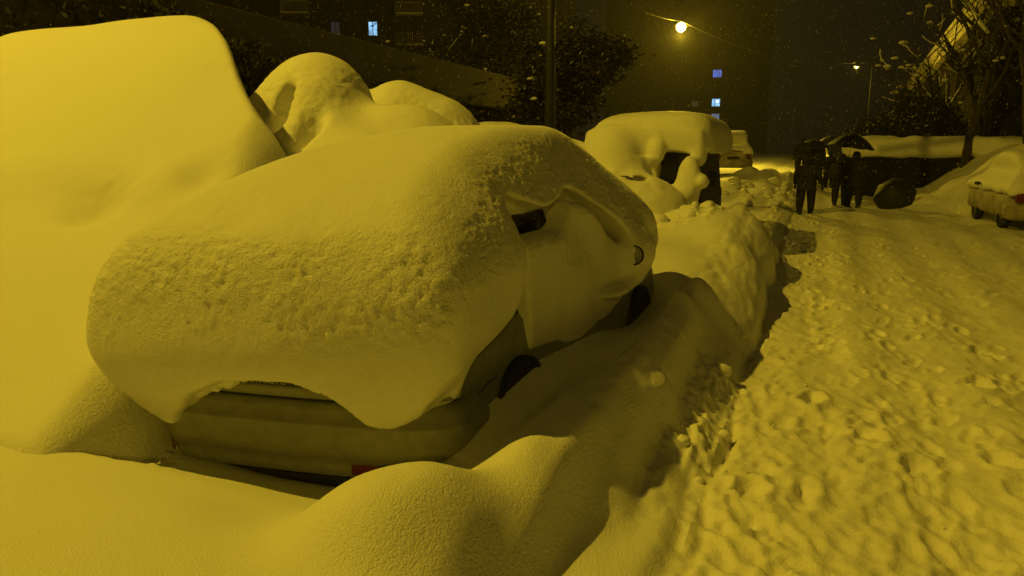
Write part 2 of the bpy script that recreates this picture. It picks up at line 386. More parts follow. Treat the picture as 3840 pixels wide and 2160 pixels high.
def loft(levels, hw, L, rc, ymin=-9, ymax=99, cap=True, bow=.05):
    """levels: (z, inset); keeps only the ring part with ymin<y<ymax when given"""
    mb = MB(); rings = []
    for (z, ins) in levels: rings.append([(x, y, z) for (x, y) in plan(hw, L, rc, inset=ins, bow=bow)])
    n = len(rings[0]); ref = rings[0]
    V = [p for r_ in rings for p in r_]; F = []
    for i in range(len(rings) - 1):
        for k in range(n):
            k2 = (k + 1) % n
            if all(ymin <= ref[q][1] <= ymax for q in (k, k2)): F.append((i*n+k, i*n+k2, (i+1)*n+k2, (i+1)*n+k))
    if cap: F.append(tuple(range((len(rings)-1)*n, len(rings)*n)))
    mb.add(V, F); return mb
def wheel(parent, x, y, r=.31, w_=.2, side=1, z=None):
    z = r if z is None else z
    M = Matrix.Translation((x, y, z)) @ Matrix.Rotation(R(90) * side, 4, 'Y')
    t = MB(); t.lathe([(r*.62, -w_/2), (r*.93, -w_/2), (r, -w_*.36), (r, w_*.36), (r*.93, w_/2), (r*.62, w_/2)], 32, M)
    wh = t.build("wheel", M_RUB, parent, True)
    m = MB(); m.lathe([(r*.62, -w_/2), (r*.60, w_*.42), (r*.5, w_*.38), (r*.2, w_*.2), (.001, w_*.26)], 32, M)
    for k in range(5):
        m.box((-.02, .03, w_*.2), (.02, r*.58, w_*.40), M @ Matrix.Rotation(2*math.pi*k/5, 4, 'Z'))
    m.build("rim", M_RIM, wh, True)
    return wh
def noise_snow(X, Y, Zz, steepmask=None):
    return .035 * fbm(X*1.3, Y*1.3, Zz*1.3, 2, 50)
def sdf_obj(name, f, lo, h, parent, mat, amp=.008, sc_=18, wamp=.03):
    V, Q = nets(f, lo, h)
    # normals for displacement
    me = npmesh(name, V, Q); nrm = np.zeros(len(me.vertices) * 3, np.float32); me.vertices.foreach_get("normal", nrm); nrm = nrm.reshape(-1, 3)
    st = .15 + .85 * (1 - sst(.5, .9, nrm[:, 2])) * sst(.0, .32, nrm[:, 2])
    n1 = fbm(V[:, 0]*sc_, V[:, 1]*sc_, V[:, 2]*sc_, 1, 60); n2 = fbm(V[:, 0]*sc_*.45, V[:, 1]*sc_*.45, V[:, 2]*sc_*.45, 2, 63)
    st = np.maximum(st, .30) * (.55 + .45 * sst(-.3, .4, noise(V[:, 0]*4, V[:, 1]*4, V[:, 2]*4, 64)))
    dsp = st * amp * ((.45 - np.abs(n1)) * 2.0 + .7 * n2) + wamp * fbm(V[:, 0]*1.7, V[:, 1]*1.7, V[:, 2]*1.7, 2, 61)
    V2 = V + nrm * dsp[:, None]; me.vertices.foreach_set("co", V2.astype(np.float32).ravel()); me.update()
    return link(name, me, mat, parent)

# ------------------------------------------------------------------ the near car
SHEAR = 0.2
CAR = empty("parked_car", (-2.56, 3.28, .04), R(-4), label="grey car buried under a thick smooth cap of snow, its rear bumper showing", cat="car")
HW, CL, RC = .86, 4.75, .24
body = loft([(.30, .10), (.34, .03), (.60, .02), (.68, .03), (.80, .04), (.95, .07), (1.0, .12)], HW, CL, RC)
body = body.build("body", M_PAINT, CAR, True)
bl = [(.26, .07), (.285, .02), (.30, -.002), (.370, -.018), (.376, .010), (.386, .010), (.392, -.026), (.47, -.042), (.585, -.055), (.60, -.056), (.612, -.030), (.66, -.020), (.690, .004), (.697, .032)]
bmp = loft(bl, HW, CL, RC, ymax=.78, cap=False).build("rear_bumper", M_PAINT, CAR, True)
blip = loft([(.17, .12), (.20, .03), (.262, .055)], HW, CL, RC, ymax=.78, cap=False).build("bumper_lip", M_TRIM, CAR, True)
def patch(name, z0, z1, ins, ang0, ang1, mat, parent):
    P = plan(HW, CL, RC, inset=ins, bow=.05); c = [p for p in P if p[1] < .8]
    mb = MB(); pts = [p for p in P if ang0 <= p[0] <= ang1 and p[1] < .75]
    pts.sort(); V = []; F = []
    for (x, y) in pts: V += [(x, y, z0), (x, y, z1)]
    for i in range(len(pts) - 1): F.append((2*i, 2*i+2, 2*i+3, 2*i+1))
    mb.add(V, F); return mb.build(name, mat, parent, True)
patch("reflector", .335, .375, -.026, -.89, -.72, M_RED, bmp)
patch("reflector", .318, .378, -.026, .36, .78, M_RED, bmp)
sg = loft([(.680, .03), (.740, .03)], HW, CL, RC, ymax=.5, cap=False).build("boot_gap", M_TRIM, CAR, True)
# boot lid: lower panel, seam, plate frame with lettering
lid = loft([(.716, .032), (.722, -.004), (.755, -.012), (.775, -.010), (.786, .0), (.792, .03)], HW, CL, RC, ymax=.42, cap=False).build("boot_lid", M_PAINT, CAR, True)
MSH = Matrix.Translation((0, -.005, 0)) @ Matrix.Rotation(R(11.3), 4, 'Z')
fr = MB(); fr.box((-.36, -.03, .792), (.22, .03, .852), MSH); fr = fr.build("plate_frame", M_PLATE, lid)
mod = fr.modifiers.new("bevel", 'BEVEL'); mod.width = .004; mod.segments = 2
tcv = bpy.data.curves.new("txt", 'FONT'); tcv.body = "TON-AUTO"; tcv.size = .042; tcv.extrude = .001; tcv.space_character = 1.15
to = bpy.data.objects.new("txt", tcv); col.objects.link(to)
tm = bpy.data.meshes.new_from_object(to); bpy.data.objects.remove(to)
tm.name = "lettering"; tm.transform(MSH @ Matrix.Translation((-.22, -.0325, .800)) @ Matrix.Rotation(R(90), 4, 'X')); link("lettering", tm, M_LETTER, fr, False)
glass = loft([(.98, .10), (1.10, .14), (1.50, .22), (1.58, .30)], HW, 3.75, .3, bow=.1)
gm = MB()
for (x, y, z) in glass.v:
    t = (z - .98) / .60; y2 = .35 + y * (.93) + (.55 * t if y < 1.2 else (-.75 * t if y > 2.4 else 0)); gm.v.append((x, y2, z))
gm.f = glass.f; gl = gm.build("window", M_GLASS, CAR, True)
for v0 in (1.45, 2.5, 3.3):                              # door pillars
    p = MB(); p.tube([(.74, v0, .97), (.60, v0 + .02, 1.55)], .028, 8); p.build("door_pillar", M_TRIM, CAR, True)
for sx_ in (-1, 1):
    for vy in (1.18, 3.9): wheel(CAR, sx_ * .755, vy, .32, .2, sx_, z=.34)
# dark wheel-arch linings, right side; discs stand in for the shade in them
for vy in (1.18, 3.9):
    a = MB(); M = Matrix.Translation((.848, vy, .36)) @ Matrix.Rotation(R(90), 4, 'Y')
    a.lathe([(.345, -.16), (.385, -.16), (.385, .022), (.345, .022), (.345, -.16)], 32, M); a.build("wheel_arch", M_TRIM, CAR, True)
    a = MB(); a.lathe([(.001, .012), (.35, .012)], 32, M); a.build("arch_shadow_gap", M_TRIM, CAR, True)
# fuel flap line / bumper seam on the flank
s = MB(); s.tube([(.85, .45, .64), (.862, .58, .68), (.855, .72, .71), (.845, .84, .70)], .004, 6); s.build("panel_seam", M_TRIM, CAR, True)
# mirror
mr_ = MB(); Mm = Matrix.Translation((.96, 3.27, 1.12)) @ Matrix.Rotation(R(90), 4, 'X')
mr_.lathe([(.001, -.08), (.06, -.07), (.085, -.03), (.088, .0), (.076, .004), (.072, -.01)], 28, Mm); mo = mr_.build("side_mirror", M_TRIM, CAR, True)
mg = MB(); mg.lathe([(.001, .0), (.074, -.006)], 28, Mm); mg.build("mirror_glass", newmat("mirror", (.5, .5, .5), .15, 1), mo, True)
arm = MB(); arm.tube([(.72, 3.40, 1.04), (.92, 3.32, 1.06)], .03, 8); arm.build("mirror_arm", M_TRIM, mo, True)

SHEAR = 0.0
# snow cap of the near car
lo = (-1.7, -.45, .22); hs = .0175
X, Y, W = grid3(lo, (1.45, 5.65, 2.45), hs)
v1 = Y[0, :, 0]; u1 = X[:, 0, 0]; Y2 = (Y - .2 * X * np.clip(1 - Y / 1.6, 0, 1))[:, :, 0]
T = hermite([-.3, 0, .3, .6, 1.1, 1.6, 2.2, 2.9, 3.4, 3.9, 4.3, 4.7, 5.2, 5.6], [1.46, 1.62, 1.78, 1.88, 2.04, 2.13, 2.19, 2.19, 2.10, 1.84, 1.57, 1.36, 1.22, 1.1], Y2.ravel()).reshape(Y2.shape)
Tt = T[:, :, None] - .07 * (X / .9) ** 2 + .02 * noise(X * 1.1, Y * 1.1, 0, 70) 
top = (W - Tt) * .86
Ur = hermite([-.3, .3, 1.0, 1.3, 3.2, 3.8, 4.6, 5.2], [.93, .96, .95, .91, .90, .90, .84, .76], v1)[None, :, None] + .09 * sst(1.9, .9, W) * 0
Ur = Ur - .42 * sst(1.3, 2.15, W) + .03 * noise(Y * 2, W * 2, 0, 71) - .20 * (1 - sst(.62, 1.15, W)) * sst(.1, .5, Y)
rt = X - Ur
Ul = 1.12 - .12 * sst(.4, 1.4, Y) - .14 * sst(1.3, 2.0, W) - .22 * (1 - sst(.6, 1.0, W))
lf = -X - Ul
rear_v = -.16 - .09 * np.exp(-((W - 1.0) / .35) ** 2) + np.where(X > 0, .14, .08) * X ** 2 + .2 * X + .10 * sst(1.25, 1.75, W) + .06 * (1 - sst(.55, .8, W)) + .02 * noise(X * 2.2, W * 2.2, 0, 72)
re = -Y + rear_v
frn = Y - (5.05 - .15 * (X / 1.0) ** 2 + .0 * W)
side = smax(rt, lf, .05)
f = smax(top, side, .26); f = smax(f, re, .15); f = smax(f, frn, .40)
# lower lips
arch = hermite([-1.7, -1.14, -1.04, -.95, -.86, -.76, -.66, -.60, -.55, -.48, -.39, -.26, -.16, .02, .2, .34, .42, .48, .51, .59, .67, .75, .83, .9, .96, 1.5],
               [.9, .88, .78, .68, .63, .56, .53, .60, .64, .71, .78, .83, .862, .88, .862, .815, .76, .68, .63, .61, .62, .67, .76, .83, .91, .95], u1)[:, None, None] + .012 * noise(X * 13, Y * 9, 0, 73) + .006 * noise(X * 40, Y * 9, 0, 74)
Ys = Y - .2 * X; wr = 1 - sst(.10, .30, Ys)                              # rear zone
win = hermite([.3, .6, .85, 1.05, 1.22, 1.36, 1.6, 1.82, 2.08, 2.3, 2.5, 2.8, 3.1, 3.4, 3.6, 3.9, 4.4, 5.0, 5.6],
              [.90, .95, 1.05, 1.30, 1.66, 1.73, 1.68, 1.63, 1.66, 1.73, 1.71, 1.61, 1.45, 1.23, 1.0, .9, .74, .6, .5], v1)[None, :, None] + .012 * noise(Y * 11, W * 3, 0, 75)
ws = sst(.42, .58, X) * (1 - wr) + 0 * W
low = .32
bot = low + (arch - low) * wr
bot = bot + (win - bot) * ws
f = smax(f, (bot - W) * .8, .035)
# snow leaning on the doors
dz = hermite([1.1, 1.3, 1.6, 1.9, 2.1, 2.3, 2.5, 2.8, 3.1, 3.4, 3.7], [1.38, 1.45, 1.47, 1.46, 1.51, 1.64, 1.61, 1.49, 1.32, 1.10, .98], v1)[None, :, None]
thick = .87 - .07 * sst(.95, 1.6, W) + .03 * noise(Y * 2.3, W * 2.3, 0, 76) 
db = hermite([.7, 1.0, 1.6, 2.2, 3.0, 3.6], [.78, .76, .72, .62, .66, .80], v1)[None, :, None] + .015 * noise(Y * 7, 0 * W, 0, 77)
door = smax(smax((W - dz) * .8, X - thick, .10), smax(db - W, np.abs(Y - 2.6) - 1.25, .05), .05); door = smax(door, .3 - X, .02)
f = smin(f, door, .03)
# ledge of brighter snow on the belt strip
f = smin(f, smax(ell(X, Y, W, (.90, 3.0, .86), (.10, .32, .05)), -1, .01), .04)
# snow around the mirror with its opening
f = smin(f, ell(X, Y, W, (.92, 3.50, 1.12), (.15, .24, .20)), .16)
f = smax(f, -ell(X, Y, W, (.98, 3.11, 1.11), (.095, .16, .10)), .03)
f = smax(f, -ell(X, Y, W, (.99, 3.12, .97), (.07, .10, .09)), .05)
# dimples and drips
f = smax(f, -ell(X, Y, W, (.95, 4.25, 1.22), (.10, .12, .07)), .05)
for q in range(26):
    uu = -.48 + .86 * ((q * .618) % 1); aw = float(np.interp(uu, u1, arch[:, 10, 10])); f = smin(f, ell(X, Y, W, (uu, -.05 + .1 * uu * uu + .2 * uu, aw), (.012 + .01 * (q % 3), .03, .022 + .012 * (q % 4))), .012)
f = smax(f, -ell(X, Y, W, (1.10, 3.85, .50), (.20, .40, .30)), .05)     # front wheel stays clear
cap = sdf_obj("snow_cover", f, lo, hs, CAR, M_SNOW, amp=.0075, sc_=38, wamp=.012)

# ------------------------------------------------------------------ left van: one large smooth mass of snow
VAN = empty("parked_van", (-6.4, 7.2, 0), 0, label="tall van wholly buried in a huge smooth mound of snow at far left", cat="van")
def van_field():
    xs = np.arange(-10.5, -3.3, .03); ys = np.arange(2.2, 10.5, .03); X, Y = np.meshgrid(xs, ys)
    yy = Y - .10 * (X + 5.5)
    P = hermite([2.2, 2.5, 2.9, 3.3, 3.75, 4.2, 4.6, 5.0, 5.5, 6.0, 6.5, 7.0, 7.6, 8.2, 9.0, 11], [.40, .60, .80, 1.03, 1.30, 1.57, 1.82, 2.04, 2.34, 2.68, 3.06, 3.36, 3.58, 3.62, 3.0, .5], Y)
    Xq = X - .33 + .88 * np.maximum(Y - 5.5, 0)
    Qx = hermite([-10.5, -9.6, -9.0, -8.4, -7.6, -6.8, -6.0, -5.6, -5.2, -5.0, -4.88, -4.75, -4.5, -4.2, -3.9, -3.6, -3.3], [.9, 2.0, 3.1, 3.55, 3.68, 3.70, 3.78, 3.78, 3.55, 3.18, 2.76, 2.42, 2.00, 1.40, .80, .30, .0], Xq)
    H = smin(P, Qx, .28)
    H -= .10 * np.exp(-(((X + 5.15) / .45) ** 2 + ((Y - 4.5) / .22) ** 2))
    H -= .11 * np.exp(-(((X + 5.1) / .22) ** 2 + ((Y - 4.35) / .16) ** 2)) + .10 * np.exp(-(((X + 4.3) / .22) ** 2 + ((Y - 4.75) / .25) ** 2))
    H += .05 * np.exp(-(((X + 6.0) / .8) ** 2 + ((Y - 4.75) / .3) ** 2)) + .07 * np.exp(-(((X + 4.7) / .3) ** 2 + ((Y - 4.6) / .25) ** 2))
    H += .03 * fbm(X * .8, Y * .8, 0, 2, 80)
    st = sst(.55, 1.0, np.abs(np.gradient(H, .03, axis=0)))
    H += st * (.012 * fbm(X * 9, Y * 9, 0, 3, 81))
    H -= .3 * (1 - sst(2.2, 2.6, Y))
    H -= .35 * sst(-3.5, -3.3, X)
    V = np.stack([X.ravel() + 6.4, Y.ravel() - 7.2, H.ravel()], 1); nx = len(xs); ny = len(ys)
    i, j = np.meshgrid(np.arange(ny - 1), np.arange(nx - 1), indexing='ij'); b = (i * nx + j).ravel()
    return npmesh("snow_cover", V, np.stack([b, b+1, b+1+nx, b+nx], 1))
link("snow_cover", van_field(), M_SNOW, VAN)
vb = loft([(.3, .1), (.5, .0), (1.6, .05), (2.2, .15), (2.3, .3)], .95, 2.4, .25); vb.v = [(x - 1.5, y - 1.0, z) for x, y, z in vb.v]
vb.build("body", M_PAINT, VAN, True)

# ------------------------------------------------------------------ the two buried vehicles behind the van
def mass(name, label, cat, org, lo, hi, h, fn, mat=M_SNOW, amp=.012, sc_=14, wamp=.02, bodydim=None):
    e = empty(name, org, 0, label=label, cat=cat)
    X, Y, W = grid3(lo, hi, h); f = fn(X, Y, W); V, Q = nets(f, lo, h)
    me = npmesh("snow_cover", V, Q); n = np.zeros(len(V) * 3, np.float32); me.vertices.foreach_get("normal", n); n = n.reshape(-1, 3)
    st = .15 + .85 * (1 - sst(.45, .92, n[:, 2]))
    d = st * amp * fbm(V[:, 0]*sc_, V[:, 1]*sc_, V[:, 2]*sc_, 3, 60) + wamp * fbm(V[:, 0]*1.7, V[:, 1]*1.7, V[:, 2]*1.7, 2, 61)
    V = V + n * d[:, None] - np.array(org); me.vertices.foreach_set("co", V.astype(np.float32).ravel()); me.update()
    link("snow_cover", me, mat, e)
    if bodydim:
        hw, L, H, dx, dy = bodydim
        b = loft([(.3, .1), (.5, 0), (H*.55, .04), (H, .25)], hw, L, .3); b.v = [(x + dx, y + dy, z) for x, y, z in b.v]; b.build("body", M_PAINT, e, True)
    return e
def fA(X, Y, W):
    X = X + .12; W = W - .10 * sst(1.0, 2.0, W)
    f = ell(X, Y, W, (-6.1, 9.0, 2.15), (.72, .95, 1.03))
    f = smin(f, ell(X, Y, W, (-6.5, 8.9, 1.9), (.75, .9, .85)), .25)
    f = smin(f, ell(X, Y, W, (-5.75, 8.6, 1.75), (.55, .8, .95)), .25)      # finger ridge
    f = smin(f, ell(X, Y, W, (-5.2, 8.4, 1.15), (1.3, 1.3, 1.05)), .5)      # long apron to the right
    f = smin(f, ell(X, Y, W, (-4.2, 8.0, .7), (1.3, 1.3, .9)), .5)
    f = smin(f, ell(X, Y, W, (-6.3, 7.9, 1.35), (.75, .7, .85)), .22)
    f = smin(f, ell(X, Y, W, (-6.62, 7.7, 2.05), (.17, .2, .22)), .12); f = smin(f, ell(X, Y, W, (-4.9, 9.2, 1.6), (.9, .8, .9)), .4)
    f = smax(f, -ell(X, Y, W, (-5.97, 8.05, 2.42), (.12, .40, .36)), .07)   # arch hollow
    f = smax(f, -ell(X, Y, W, (-5.88, 8.0, 2.22), (.09, .42, .14)), .05)
    f = smax(f, -ell(X, Y, W, (-5.45, 7.75, 2.25), (.13, .3, .42)), .12)    # flute right of the ridge
    f = smax(f, -ell(X, Y, W, (-5.73, 7.4, 1.75), (.10, .25, .25)), .10)
    return f
def fB(X, Y, W):
    X = X + .50; W = W - .05
    f = ell(X, Y, W, (-5.6, 11.0, 1.9), (.75, .9, 1.12))
    f = smin(f, ell(X, Y, W, (-5.15, 11.2, 1.5), (1.0, 1.0, 1.30)), .2)
    f = smin(f, ell(X, Y, W, (-6.2, 10.4, 2.3), (.40, .5, .72)), .18)
    f = smin(f, ell(X, Y, W, (-5.85, 9.9, 2.15), (.32, .35, .36)), .14)
    f = smin(f, ell(X, Y, W, (-5.5, 10.0, 1.2), (1.4, 1.0, .9)), .4)
    f = smax(f, -ell(X, Y, W, (-5.87, 10.05, 2.67), (.18, .34, .20)), .06)
    f = smax(f, -ell(X, Y, W, (-5.52, 9.9, 2.1), (.08, .34, .24)), .05)
    return f
mass("parked_car", "snow-buried car with an arched hollow, right behind the big van mound", "car", (-5.9, 8.8, 0), (-8.2, 6.2, .2), (-2.6, 10.3, 3.6), .03, fA, bodydim=(.45, 1.0, 1.7, -.3, -.2))
mass("parked_car", "snow-buried round-backed car between the arched mound and the utility pole", "car", (-5.4, 11, 0), (-8.1, 8.6, .3), (-3.4, 12.8, 3.5), .035, fB, bodydim=(.5, 1.0, 1.7, -.5, -.3))
def fC(X, Y, W):
    f = ell(X, Y, W, (-6.3, 15.5, 1.35), (1.35, 1.9, 1.2)); f = smin(f, ell(X, Y, W, (-5.0, 15.3, 1.1), (1.3, 1.7, 1.15)), .4)
    return smin(f, ell(X, Y, W, (-4.3, 14.8, .5), (1.1, 1.4, .9)), .4)
mass("parked_car", "dim snow-covered car at the foot of the dark utility pole", "car", (-5.6, 15.3, 0), (-8, 13, .2), (-2.8, 17.8, 2.8), .05, fC, bodydim=(.7, 1.8, 1.4, 0, -.8))

# ------------------------------------------------------------------ the boxy vehicle up the street
TRK = empty("parked_van", (-2.75, 14.0, 0), 0, label="boxy van with a flat cap of snow and a dark uncovered window", cat="van")
tb = loft([(.35, .08), (.45, 0), (1.1, 0), (1.2, .03), (2.02, .10), (2.1, .2)], .95, 3.6, .18, bow=.03).build("body", M_DMETAL, TRK, True)
wn_ = MB(); wn_.box((.15, -.012, 1.28), (.82, .03, 1.92)); wo = wn_.build("rear_window", M_GLASS, TRK)
wf = MB()
for a, b in (((.10, -.03, 1.24), (.15, .0, 1.96)), ((.81, -.03, 1.24), (.86, .0, 1.96)), ((.15, -.03, 1.92), (.81, .0, 1.96)), ((.50, -.028, 1.28), (.53, -.005, 1.92))): wf.box(a, b)
wf.build("window_frame", M_TRIM, wo)
for sx_ in (-1, 1):
    for vy in (.7, 2.9): wheel(TRK, sx_ * .86, vy, .36, .22, sx_, z=.38)
m = MB(); m.box((1.02, .35, 1.35), (1.16, .42, 1.62)); m.tube([(.92, .40, 1.45), (1.06, .40, 1.48)], .015, 6); m.build("side_mirror", M_TRIM, TRK)
sp = MB(); sp.box((.93, -.10, .42), (.97, .0, .60)); sp.box((-.9, -.09, .40), (.9, .0, .56)); sp.build("rear_bumper", M_TRIM, TRK)
def trk(X, Y, W):
    x = X + 2.75; y = Y - 14
    topz = 2.66 - .05 * x * x + .05 * noise(X * 1.3, Y * 1.3, 0, 98) + .03 * x - .02 * (y - 1) ** 2 * .3
    f = smax((W - topz), np.maximum(np.abs(x) - 1.14, 1.92 - W), .5); f = smax(f, np.abs(y - 1.75) - 2.08, .6)
    drape = smax(smax(np.abs(x + .44) - .66, np.abs(y + .02) - .22, .08), smax(W - 2.3, 1.1 - W, .1), .08)
    f = smin(f, drape, .12)
    f = smin(f, smax(smax(x - (.93), -x - 1.05, .05), smax(np.abs(y + .05) - .16, smax(W - 2.3, 1.88 + .10 * np.sin(3 * x + .5) - W, .05), .05), .08), .10)
    f = smin(f, ell(X, Y, W, (-2.75+.90, 13.93, 1.93), (.13, .14, .22)), .06)
    # apron of snow piled against it
    f = smin(f, ell(X, Y, W, (-2.75, 13.3, .85), (.85, .75, .72)), .12)
    f = smin(f, ell(X, Y, W, (-1.98, 13.66, 1.42), (.21, .22, .47)), .10)
    f = smin(f, ell(X, Y, W, (-3.15, 13.2, 1.0), (.75, .7, .62)), .15)
    f = smin(f, ell(X, Y, W, (-3.0, 13.55, 1.45), (.40, .3, .22)), .10)
    f = smin(f, ell(X, Y, W, (-3.9, 13.0, .7), (.7, .9, .75)), .25); f = smin(f, ell(X, Y, W, (-3.35, 13.6, 1.75), (.5, .35, .55)), .25); f = smin(f, ell(X, Y, W, (-2.55, 13.75, 1.98), (.14, .14, .2)), .08)
    f = smin(f, ell(X, Y, W, (-1.74, 13.6, 1.46), (.13, .13, .12)), .05)
    f = smin(f, ell(X, Y, W, (-2.05, 13.6, 1.15), (.22, .22, .30)), .10)
    f = smax(f, -ell(X, Y, W, (-2.80, 13.1, 1.50), (.22, .25, .04)), .03)
    return f + .02 * noise(X * 5, Y * 5, W * 5, 90) * (W < 1.9)
lo = (-4.9, 11.9, .4); X, Y, W = grid3(lo, (-1.2, 18.1, 2.85), .03); f = trk(X, Y, W); V, Q = nets(f, lo, .03)
V = V - np.array([-2.75, 14, 0]); V[:, 2] += .006 * fbm(V[:, 0]*18, V[:, 1]*18, V[:, 2]*18, 2, 91)
link("snow_cover", npmesh("snow_cover", V, Q), M_SNOW, TRK)

# ------------------------------------------------------------------ loose clumps along the edges
def clump_obj(name, spots, mat, **k):
    vs = []; fs = []; n0 = 0
    bm = bmesh.new(); bmesh.ops.create_icosphere(bm, subdivisions=3, radius=1); base = np.array([v.co[:] for v in bm.verts]); bf = np.array([[v.index for v in f.verts] for f in bm.faces]); bm.free()
    for q, (x, y, r) in enumerate(spots):
        d = 1 + .16 * fbm(base[:, 0]*1.4 + q*3, base[:, 1]*1.4, base[:, 2]*1.4, 3, q % 9)
        V = base * d[:, None] * np.array([r, r * (1 + .3 * ((q * .37) % 1)), r * .75]) + np.array([x, y, gz(x, y) + r * .05]); vs.append(V); fs.append(bf + n0); n0 += len(base)
    return tag(link(name, npmesh(name, np.concatenate(vs), np.concatenate(fs)), mat), **k)
rs = np.random.RandomState(3); S = []
for q in range(3): S.append((-.62 + rs.randn() * .10, 4.6 + rs.rand() * 2.0, .035 + .055 * rs.rand() ** 2))
for q in range(6): S.append((-.46 + rs.randn() * .06, 1.8 + rs.rand() * 9.0, .012 + .03 * rs.rand() ** 2))
for q in range(60): S.append((-3.2 + rs.rand() * 1.9, 12.1 + rs.rand() * 1.0, .04 + .11 * rs.rand() ** 2))
for q in range(25): y = 2 * math.exp(rs.rand() * 2.6); S.append((-.2 + rs.rand() * .25 * y, y, .006 + .014 * rs.rand() ** 2))
clump_obj("snow_clumps", S, M_SNOW, kind='stuff')
S = [(-1.0 + rs.rand() * 2.6, 40 + rs.rand() * 8, .15 + .35 * rs.rand()) for q in range(40)] + [(-3.5 + rs.rand() * 3, 22 + rs.rand() * 12, .08 + .2 * rs.rand()) for q in range(30)]
clump_obj("ploughed_snow", S, M_SNOWF, kind='stuff')

# ------------------------------------------------------------------ street lamps
def lamp(loc, power, label, hung, base_off=(0, 0), gr=.16):
    x, y, z = loc; bx, by = x + base_off[0], y + base_off[1]; g = 0 if hung else gz(bx, by)
    e = empty("street_lamp", (bx, by, g), label=label, cat="street lamp"); o = Vector((bx, by, g))
    L = Vector(loc) - o
    if hung is None:
        p = MB(); top = z + .25 - g; p.tube([(0, 0, 0), (0, 0, .6), (0, 0, .62), (0, 0, top)], [.11, .10, .08, .05], 12); p.build("pole", M_DMETAL, e, True)
        a = MB(); a.tube([(0, 0, top - .1), (L.x * .5, L.y * .5, top + .22), (L.x, L.y, L.z + .16)], .03, 8); a.build("arm", M_DMETAL, e, True)
    else:
        a = MB(); a.tube([(0, 0, L.z + .14), (0, 0, L.z + .42)], .02, 6); a.tube([(-.5, .1, L.z + .20), (.5, -.1, L.z + .10)], .02, 6); a.build("hanger", M_METAL, e, True)
    ad = Vector((-base_off[0], -base_off[1], 0)); ad = ad.normalized() if ad.length > .01 else Vector((1, 0, 0)); ang = math.atan2(ad.y, ad.x)
    M = Matrix.Translation(L + Vector((0, 0, .10))) @ Matrix.Rotation(ang, 4, 'Z') @ Matrix.Rotation(R(-8), 4, 'Y')
    h = MB(); n = 16; prof = [(.0, .02), (.12, .10), (.30, .14), (.42, .11), (.5, .03)]
    V = []; F = []
    for i, (t, r_) in enumerate(prof):
        for k in range(n):
            aa = math.pi * k / (n - 1); V.append(M @ Vector((-.28 + t * 1.2, r_ * math.cos(aa), r_ * .8 * math.sin(aa) + .02)))
    for i in range(len(prof) - 1):
        for k in range(n - 1): F.append((i*n+k, i*n+k+1, (i+1)*n+k+1, (i+1)*n+k))
    h.add(V, F); hd = h.build("lamp_head", M_METAL, e, True)
    b = MB(); b.lathe([(.001, -gr), (gr*.5, -gr*.87), (gr*.87, -gr*.5), (gr, 0), (gr*.87, gr*.5), (gr*.5, gr*.87), (.001, gr)], 24, Matrix.Translation(L + Vector((0, 0, .09)))); b.build("lamp_glass", M_LIT, hd, True)
    ld = bpy.data.lights.new("lamp_light", 'POINT'); ld.energy = power; ld.color = SODIUM; ld.shadow_soft_size = .13
    lo_ = bpy.data.objects.new("lamp_light", ld); col.objects.link(lo_); lo_.parent = hd; lo_.location = L + Vector((0, 0, -gr - .10))
    return e
lamp(KEY, KEYW, "street lamp standing left of the buried van, beyond the picture's left edge", None, (-1.3, 0))
lamp(FILL, FILLW, "unseen fill lamp added across the road behind the viewer", None, (1.3, 0))  # added out of view to brighten the car's rear, flank and bank slope
lamp(LAMPS[0][0], LAMPS[0][1], "glaring yellow street lamp high above the boxy snow-capped van", True, gr=.30)
lamp(LAMPS[1][0], LAMPS[1][1], "tiny far street lamp above the people with umbrellas", None, (1.3, 0), gr=.11)
# overhead wire between lamps
def catenary(a, b, sag, n=20): return [Vector(a).lerp(Vector(b), t / n) - Vector((0, 0, sag * 4 * (t/n) * (1 - t/n))) for t in range(n + 1)]
wmb = MB(); wmb.tube(catenary((-8.4, 52, 9.75), (3.2, 80, 9.4), 1.0), .010, 5); wmb.tube(catenary((-10.5, 50, 10.2), (-8.4, 52, 9.75), .1), .006, 5)
wmb.build("overhead_cable", M_METAL, None, True, label="thin overhead cable running from the glaring lamp to the far one", cat="cable")
# utility pole on the left with its drop cable
pe = empty("utility_pole", (-5.35, 16.2, .6), label="dark bare utility pole rising out of the top of the picture", cat="pole")
p = MB(); p.tube([(0, 0, -.3), (0, 0, 4), (0, 0, 10.5)], [.11, .10, .085], 14); p.build("pole", M_DMETAL, pe, True)
c = MB(); c.tube([(.10, -.1, .2), (.17, -.1, 2.2), (.16, -.1, 3.0), (.10, -.1, 3.9), (.22, -.1, 5.4), (.14, -.1, 7)], .012, 6); c.build("drop_cable", M_TRIM, pe, True)
b = MB(); b.tube([(-.8, 0, 9.8), (.8, 0, 9.8)], .05, 8); b.build("crossarm", M_DMETAL, pe, True)

